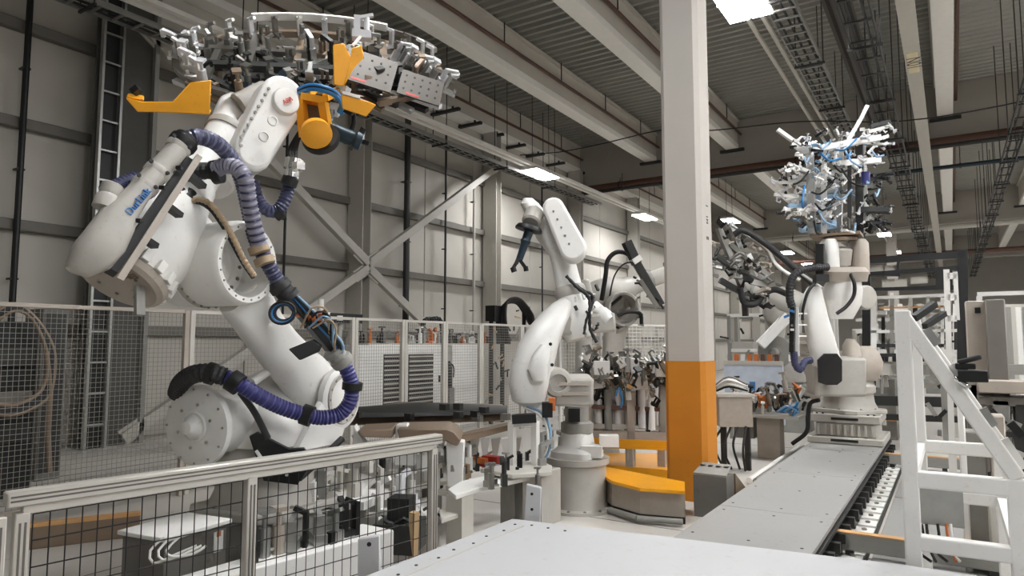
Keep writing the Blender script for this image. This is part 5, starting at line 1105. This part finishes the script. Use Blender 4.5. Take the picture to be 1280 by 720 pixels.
a, b = onX(52, 420, -9.9), onX(84, 420, -9.9); MB().bb(-10.4, -9.9, a.y, b.y, 0, onX(66,386,-9.9).z).build('body', 'floor_dark', t, .01, 1); MB().bb(-9.9, -9.885, a.y+.03, b.y-.03, .1, onX(66,392,-9.9).z).build('door', 'dark_steel', t)
# ================================================================== FIXTURE TABLES
# large body fixture in front of the middle robot
fx = thing('body_fixture', 'low white fixture table with dark side rails in front of the middle robot', 'fixture', fl(600, 660, 0).xyz*1)
D = 6.15
def bar_(t, name, a, b, w, h, m, da=0.0, db=0.0, up=None): return stick(t, name, at(a[0], a[1], D+da), at(b[0], b[1], D+db), w, h, m, up)
# dark long side rail
MB().plate([at(440,516,D+.9), at(500,507,D+1.1), at(628,510,D+1.2), at(632,521,D+1.1), at(440,526,D+.9)], _fw*.5).build('side_rail', 'brown_plate', fx, .01)
MB().plate([at(440,512,D+.6), at(520,506,D+.9), at(634,510,D+1.1), at(634,514,D+1.0), at(440,519,D+.6)], _fw*.3).build('side_rail', 'dark_steel', fx)
MB().plate([at(500,532,D), at(560,531,D), at(570,535,D), at(578,545,D), at(574,552,D), at(566,550,D), at(560,546,D), at(504,546,D)], _fw*.35).build('brown_beam', 'brown_plate', fx, .01)
MB().plate([at(452,534,D-.1), at(494,532,D), at(494,543,D), at(456,542,D-.1)], _fw*.3).build('brown_beam', 'brown_plate', fx, .01)
MB().plate([at(575,552,D+.2), at(640,535,D+.6), at(642,528,D+.6), at(575,543,D+.2)], _fw*.15).build('cross_rail', 'brown_plate', fx)
# white legs and brackets
for poly, d0 in ((((444,530),(450,540),(462,560),(468,580),(440,582)),D-.1), (((496,530),(510,529),(520,560),(520,580),(494,580)),D), (((558,547),(581,551),(579,605),(560,607)),D-.05), (((530,546),(545,546),(545,600),(530,600)),D+.3)):
    MB().plate([at(x,y,d0) for x,y in poly], _fw*.12).build('white_bracket', 'white_paint', fx, .01)
for k in range(5): MB().plate([at(588+13*k,548,D+.9), at(600+13*k,546,D+.9), at(596+13*k,568,D+.9), at(590+13*k,568,D+.9)], _fw*.06).build('gusset', 'white_paint' if k%2 else 'wall_steel', fx)
for (a, b) in (((640,528),(640,582)),((669,526),(669,582)),((640,530),(669,528))): bar_(fx, 'portal_bar', a, b, .06, .06, 'white_paint', .35, .35)
bar_(fx, 'portal_cap', (640,524), (670,522), .14, .08, 'black', .35, .35)
# lower deck plates
def deckp(poly, z, m, th=.04, name='deck_plate'): return MB().plate([fl(x,y,z) for x,y in poly], Z*th).build(name, m, fx, .006, 1)
deckp(((560,614),(576,604),(640,590),(686,586),(690,592),(600,612),(570,622)), .52, 'white_paint')
deckp(((600,588),(660,578),(690,584),(690,592),(640,596)), .58, 'wall_steel')
deckp(((366,600),(430,588),(470,600),(455,615),(370,616)), .55, 'white_paint'); deckp(((440,575),(560,560),(575,600),(520,610),(440,606)), .45, 'wall_steel')
deckp(((452,662),(500,632),(540,622),(548,640),(490,688)), .3, 'white_paint'); deckp(((548,640),(580,632),(585,640),(552,652)), .35, 'wall_steel')
def leg_(px, py, zt, w, m): p = fl(px, py, zt); blk(fx, 'leg', (p.x, p.y, zt/2), (w, w, zt), m)
for a in ((575,618,.5,.16,'wall_steel'),(672,592,.55,.2,'robot_grey'),(640,594,.5,.16,'cast_grey'),(455,612,.52,.18,'warm_grey'),(390,612,.52,.14,'cast_grey'),(540,600,.42,.14,'cast_grey'),(470,660,.28,.12,'dark_steel'),(380,680,.28,.12,'dark_steel')): leg_(*a)
bx = fl(668, 655, 0); MB().bb(bx.x-.16, bx.x+.16, bx.y-.1, bx.y+.25, 0, .52).build('pillar', 'robot_grey', fx, .01)
# clutter of clamps, sensors and blocks on the deck
rf = random.Random(21)
for k in range(70):
    px = rf.uniform(380,690); py = rf.uniform(556,604) if px > 550 else rf.uniform(560,640)
    z = rf.uniform(.35,.62); clamp(fx, fl(px, py+8, z), Z, Vector((rf.uniform(-1,1),rf.uniform(-1,1),0)), rf.randrange(4), rf.choice(('white_paint','white_paint','bright_alu','galv','dark_steel','black','wall_steel') if px < 560 else ('white_paint','galv','dark_steel','black','steel','warm_grey','brown_plate')), rf.uniform(.7,1.5))
for k in range(10): p = at(rf.uniform(440,640), rf.uniform(508,524), D+.5); blk(fx, 'sensor_block', p, (.08,.06,.06), rf.choice(('black','dark_steel','girt')))
for px, py, m in ((615,573,'red'),(600,575,'orange'),(612,580,'red')): blk(fx, 'red_block', at(px,py,D+.6), (.18,.1,.05), m)
for k in range(8): hose(fx, 'cable', [fl(400+18*k,640,.3), fl(410+18*k,632+rf.uniform(-8,8),.42), fl(425+18*k,645,.35), fl(440+18*k,636,.3)], .012, rf.choice(('black','rubber','white_paint')), step=.06, n=6)
blk(fx, 'black_motor', at(502,640,4.9), (.16,.16,.22), 'black', .4); blk(fx, 'black_base', at(500,668,4.9), (.3,.3,.2), 'dark_steel', .4)
stick(fx, 'timber_post', at(518,640,4.75), at(516,700,4.75), .05, .05, 'cardboard')
for k in range(5): hose(fx, 'cable', [at(480,650,4.8), at(492+2*k,655+3*k,4.8), at(505,648+4*k,4.8), at(514,655+4*k,4.8)], .014, 'black', step=.05, n=6)
gbx = at(440, 628, 5.25); blk(fx, 'grey_housing', (gbx.x, gbx.y, gbx.z/2), (.3,.3,gbx.z), 'floor_dark', .3); blk(fx, 'housing_top', (gbx.x, gbx.y, gbx.z+.03), (.42,.42,.06), 'white_paint', .3)
# grey box with white lid beside the large robot (inside the railing)
gb0 = at(220, 674, 4.1); gbt = thing('junction_unit', 'grey metal box with pale lid and warning label behind the railing mesh', 'machine box', (gb0.x, gb0.y, 0))
zz = gb0.z
ang = math.radians(8)
MB().box((gb0.x, gb0.y, zz/2+.03), (.36, .44, zz+.06), ang).build('body', 'floor_dark', gbt, .008, 1)
MB().box((gb0.x, gb0.y, zz+.075), (.40, .48, .025), ang).build('lid', 'white_paint', gbt, .004, 1)
lp_ = Vector((gb0.x, gb0.y, zz-.03))+Matrix.Rotation(ang,3,'Z')@Vector((.183,.15,0)); o = blk(gbt, 'warning_label', lp_, (.006,.07,.12), 'white_paint', ang); blk(gbt, 'label_mark', lp_+Vector((.002,0,.045)), (.007,.03,.03), 'orange', ang)
for k in range(3): hose(gbt, 'white_cable', [at(205+9*k,672,3.78), at(188+10*k,688,3.72), at(192+12*k,704-4*k,3.7), at(222+10*k,692,3.72), at(246+6*k,682,3.76)], .007, 'white_paint')
plt = thing('machine_plinth', 'white low plinth on the floor before the robot pedestal', 'plinth', Vector((-3.55,3.2,0))); plt.location.z = 0
MB().plate([Vector((-3.58,2.0,.25)), Vector((-3.4,2.0,.25)), Vector((-3.22,3.55,.25)), Vector((-3.52,3.55,.25))], Z*.5).build('top', 'white_paint', plt, .01, 1)
blk(plt, 'black_catch', Vector((-3.34,3.1,.53)), (.05,.05,.08), 'black')
for k in range(9): clamp(plt, Vector((-3.48+.015*k, 2.6+.09*k, .5)), Z, Vector((rf.uniform(-1,1),rf.uniform(-1,1),0)), rf.randrange(4), rf.choice(('dark_steel','galv','black','warm_grey')), 1.2)
# ---------------------------------------------------------------- clamp fixture between robot and column
jf = thing('clamp_fixture', 'crowded clamp fixture on pale posts beside the yellow column', 'fixture', fl(790, 560, 0).xyz*1); jf.location.z = 0
JD = 8.7
for a, b, w, m in (((735,502),(735,565),.08,'warm_grey'),((788,490),(788,575),.10,'warm_grey'),((828,470),(828,560),.08,'cast_grey'),((735,478),(752,476),.16,'white_paint'),((786,480),(808,476),.16,'white_paint'),((735,532),(834,535),.05,'wall_steel'),((730,508),(834,512),.05,'pipe_brown'),((810,512),(810,560),.05,'dark_steel'),((730,508),(730,560),.04,'dark_steel'),((735,552),(834,556),.12,'yellow'),((735,542),(834,545),.1,'warm_grey')):
    stick(jf, 'frame_bar', at(*a,JD), at(*b,JD), w, w, m, _fw)
for px in (735,788,828): p = at(px, 560, JD); stick(jf, 'leg', (p.x,p.y,.2), p, .1, .1, 'warm_grey')
for k in range(16): p = at(742+6*k, 500+rf.uniform(-4,4), JD+rf.uniform(0,.4)); rod(jf, 'cylinder', p+Z*-.35, p+Z*.15, .05, rf.choice(('bright_alu','dark_steel','white_paint','bright_alu','cast_grey')))
for k in range(110):
    p = at(rf.uniform(730,835), rf.gauss(478,13), JD+rf.uniform(-.3,.5)); clamp(jf, p, Vector((rf.uniform(-.7,.7),rf.uniform(-1,.2),1)), Vector((rf.uniform(-1,1),rf.uniform(-1,1),0)), rf.randrange(4), rf.choice(('white_paint','chrome','galv','steel','black','dark_steel','cast_grey','brown_plate','white_paint')), rf.uniform(.7,1.3))
for px, py, w, h in ((752,460,.16,.14),(783,455,.08,.14),(793,458,.09,.16),(827,462,.12,.14),(760,468,.1,.08)): p = at(px,py,JD-.2); MB().obox(p, _rt*w/1.6, Z*h/1.6, _fw*.03).build('white_cover', 'white_paint', jf, .006, 1)
hose(jf, 'blue_tube', [at(770,495,JD-.3), at(774,485,JD-.3), at(778,500,JD-.3), at(776,510,JD-.3)], .012, 'blue_hose')
# yellow floor guard around the column base
yg = thing('yellow_floor_guard', 'yellow topped floor guard curving around the column foot', 'floor guard', (cx, cy-.9, 0))
MB().plate([fl(752,584,.33), fl(856,604,.33), fl(856,616,.33), fl(800,612,.33), fl(765,603,.33), fl(745,590,.33)], Z*.03).build('top_plate', 'yellow', yg, smooth=0)
yk = [fl(752,584,.31), fl(856,604,.31), fl(856,616,.31), fl(800,612,.31), fl(765,603,.31), fl(745,590,.31)]
MB().plate([Vector((p.x, p.y, .19)) for p in yk], Z*.23).build('kerb_body', 'warm_grey', yg, smooth=0)
MB().plate([Vector((cx+(p.x-cx)*.96, cy+(p.y-cy)*.97, .04)) for p in yk], Z*.08).build('kerb_plinth', 'dark_steel', yg)
a, b, c = yk[4], yk[3], yk[2]; off_ = Vector((0,-.08,0))
for p, q in ((a,b),(b,c)): rod(yg, 'floor_pipe', Vector((p.x,p.y,.05))+off_, Vector((q.x,q.y,.05))+off_, .03, 'cast_grey')
yt = thing('yellow_base_plate', 'flat yellow plate lying under the clamp fixture', 'plate', fl(800,580,0).xyz*1)
MB().plate([fl(745,575,.1), fl(842,575,.1), fl(842,598,.1), fl(745,590,.1)], Z*.2).build('plate', 'yellow', yt, .004, 1)
# ---------------------------------------------------------------- fixtures beyond the column
ct = thing('side_cabinet', 'beige electrical box on dark legs right behind the yellow column', 'cabinet', fl(915,585,0).xyz*1)
c_ = at(916, 513, 9.6); blk(ct, 'box', c_, (.45,.35,.42), 'warm_grey', .5); blk(ct, 'lid', c_+Z*.22, (.5,.4,.04), 'wall_steel', .5)
for k in range(4): hose(ct, 'drop_cable', [c_+Vector((-.1+.1*k,-.1,-.2)), c_+Vector((-.2+.13*k,-.25,-.45-.05*(k%2))), Vector((c_.x-.12+.1*k, c_.y-.12+.05*(k%3), .02))], .016, ('black','rubber')[k%2])
for s in (-.15,.18): stick(ct, 'leg', (c_.x+s, c_.y+.05, 0), (c_.x+s, c_.y+.05, c_.z-.2), .07, .07, 'dark_steel')
for k in range(10): hose(ct, 'cable_bundle', [c_+Vector((-.25,.1,.26+.01*k)), c_+Vector((-.05,.05*rf.random(),.33+.015*k)), c_+Vector((.2,.05,.28+.01*k))], .018, rf.choice(('white_paint','cast_grey','black')), step=.06, n=6)
wt = thing('work_table', 'grey pedestal table crowded with small clamps past the column', 'table', fl(958,560,0).xyz*1)
p0 = at(960,516,10.6); MB().bb(p0.x-.5, p0.x+.5, p0.y-.35, p0.y+.35, p0.z-.05, p0.z).build('table_top', 'wall_steel', wt, .006, 1); MB().bb(p0.x-.14, p0.x+.2, p0.y-.15, p0.y+.15, 0, p0.z-.05).build('pedestal', 'warm_grey', wt, .006, 1); MB().bb(p0.x-.5, p0.x-.2, p0.y-.1, p0.y+.2, p0.z-.4, p0.z-.05).build('drawer', 'girt', wt)
for k in range(60):
    p = Vector((p0.x+rf.uniform(-.5,.5), p0.y+rf.uniform(-.3,.3), p0.z+abs(rf.gauss(0,.14)))); clamp(wt, p, Vector((rf.uniform(-.6,.6),rf.uniform(-.6,.2),1)), Vector((rf.uniform(-1,1),rf.uniform(-1,1),0)), rf.randrange(4), rf.choice(('black','dark_steel','galv','warm_grey','steel','brown_plate','white_paint','orange')), rf.uniform(.8,1.4))
for k in range(4): hose(wt, 'blue_tube', [p0+Vector((.2+.05*k,-.3,.05)), p0+Vector((.35+.04*k,-.36,.15)), p0+Vector((.5,-.34,.06+.05*k)), p0+Vector((.42,-.34,.0))], .018, ('pale_blue','blue_hose')[k%2], step=.05, n=6)
pn = thing('blue_grey_panel', 'pale blue grey equipment panel behind the pedestal table', 'panel', fl(945,520,0).xyz*1); a, b = onY(905,456,13.0), onY(978,456,13.0); pn.location = (a.x, 13.0, 0)
MB().bb(a.x, b.x, 13.0, 13.1, .3, a.z).build('sheet', 'haze_blue', pn); 
for x in (a.x+.1, b.x-.1): stick(pn, 'leg', (x,13.05,0), (x,13.05,.4), .06, .06, 'cast_grey')
MB().bb((a.x+b.x)/2-.06, (a.x+b.x)/2+.04, 12.985, 13.0, a.z-.5, a.z-.3).build('blue_sticker', 'text_blue', pn); MB().bb(a.x, b.x, 12.99, 13.12, a.z, a.z+.08).build('top_trim', 'wall_steel', pn)
for k in range(10): blk(pn, 'top_part', (a.x+.1+.12*k, 13.05, a.z+.14), (.07,.07,.12), rf.choice(('orange','white_paint','cast_grey','pipe_brown')))
# dark machine and yellow sheet behind the track robot
dm = thing('sheet_machine', 'grey machine base behind the carriage of the track robot', 'machine', (-2.2,14.3,0))
MB().bb(-1.9,-.9,14.4,15.2,0,1.1).build('body', 'cast_grey', dm, .01, 1); MB().bb(-1.9,-.9,14.3,14.4,.35,.4).build('yellow_lip', 'wood_orange', dm); MB().bb(-1.7,-1.3,14.38,14.4,.7,.8).build('slot', 'black', dm)
lf = thing('low_pipes', 'pale pipes running along the floor beside the track', 'pipes', (-2.3,9.6,0))
for k in range(3): rod(lf, 'pipe', (-2.2+.08*k, 8.9, .05), (-2.2+.08*k, 12.2, .05), .04, ('white_paint','cast_grey','wall_steel')[k])
# far background machinery
for k in range(9):
    x = -6.5+1.45*k if k < 5 else 1.2+1.3*(k-5); y = 19+2.2*(k%4)
    t = thing('line_station', ['pale line station frame behind the white cell fence', 'grey line station with dark panel past the cell fence', 'tall pale line station behind the welding gun', 'grey station frame past the column', 'pale station frame behind the cluttered tool', 'grey machine frame far beyond the track robot', 'pale machine frame far beyond the gantry guard', 'tall grey machine frame far past the mast', 'distant pale frame next to the press line'][k], 'machine', (x, y, 0))
    h = 2.2+.4*((k*7)%3)
    for sx_ in (-.55,.55):
        for sy_ in (-.4,.4): stick(t, 'upright', (x+sx_, y+sy_, 0), (x+sx_, y+sy_, h), .1, .1, ('wall_steel','cast_grey','white_paint')[k%3])
    for z in (h, h*.6, .5): stick(t, 'cross_bar', (x-.6, y-.4, z), (x+.6, y-.4, z), .08, .1, ('wall_steel','white_paint')[k%2])
    MB().bb(x-.5, x+.1, y-.2, y+.3, 0, h*.7).build('panel', ('cast_grey','wall_steel','warm_grey','girt')[k%4], t); MB().bb(x+.15, x+.5, y-.3, y+.2, .6, h*.55).build('panel', ('dark_steel','cast_grey','white_paint')[k%3], t)
    for j in range(7): p = Vector((x+rf.uniform(-.6,.6), y-.45, rf.uniform(.5,h))); stick(t, 'fitting', p, p+Vector((rf.uniform(-.3,.3),0,rf.uniform(-.3,.3))), .06, .05, rf.choice(('black','dark_steel','galv','white_paint')))
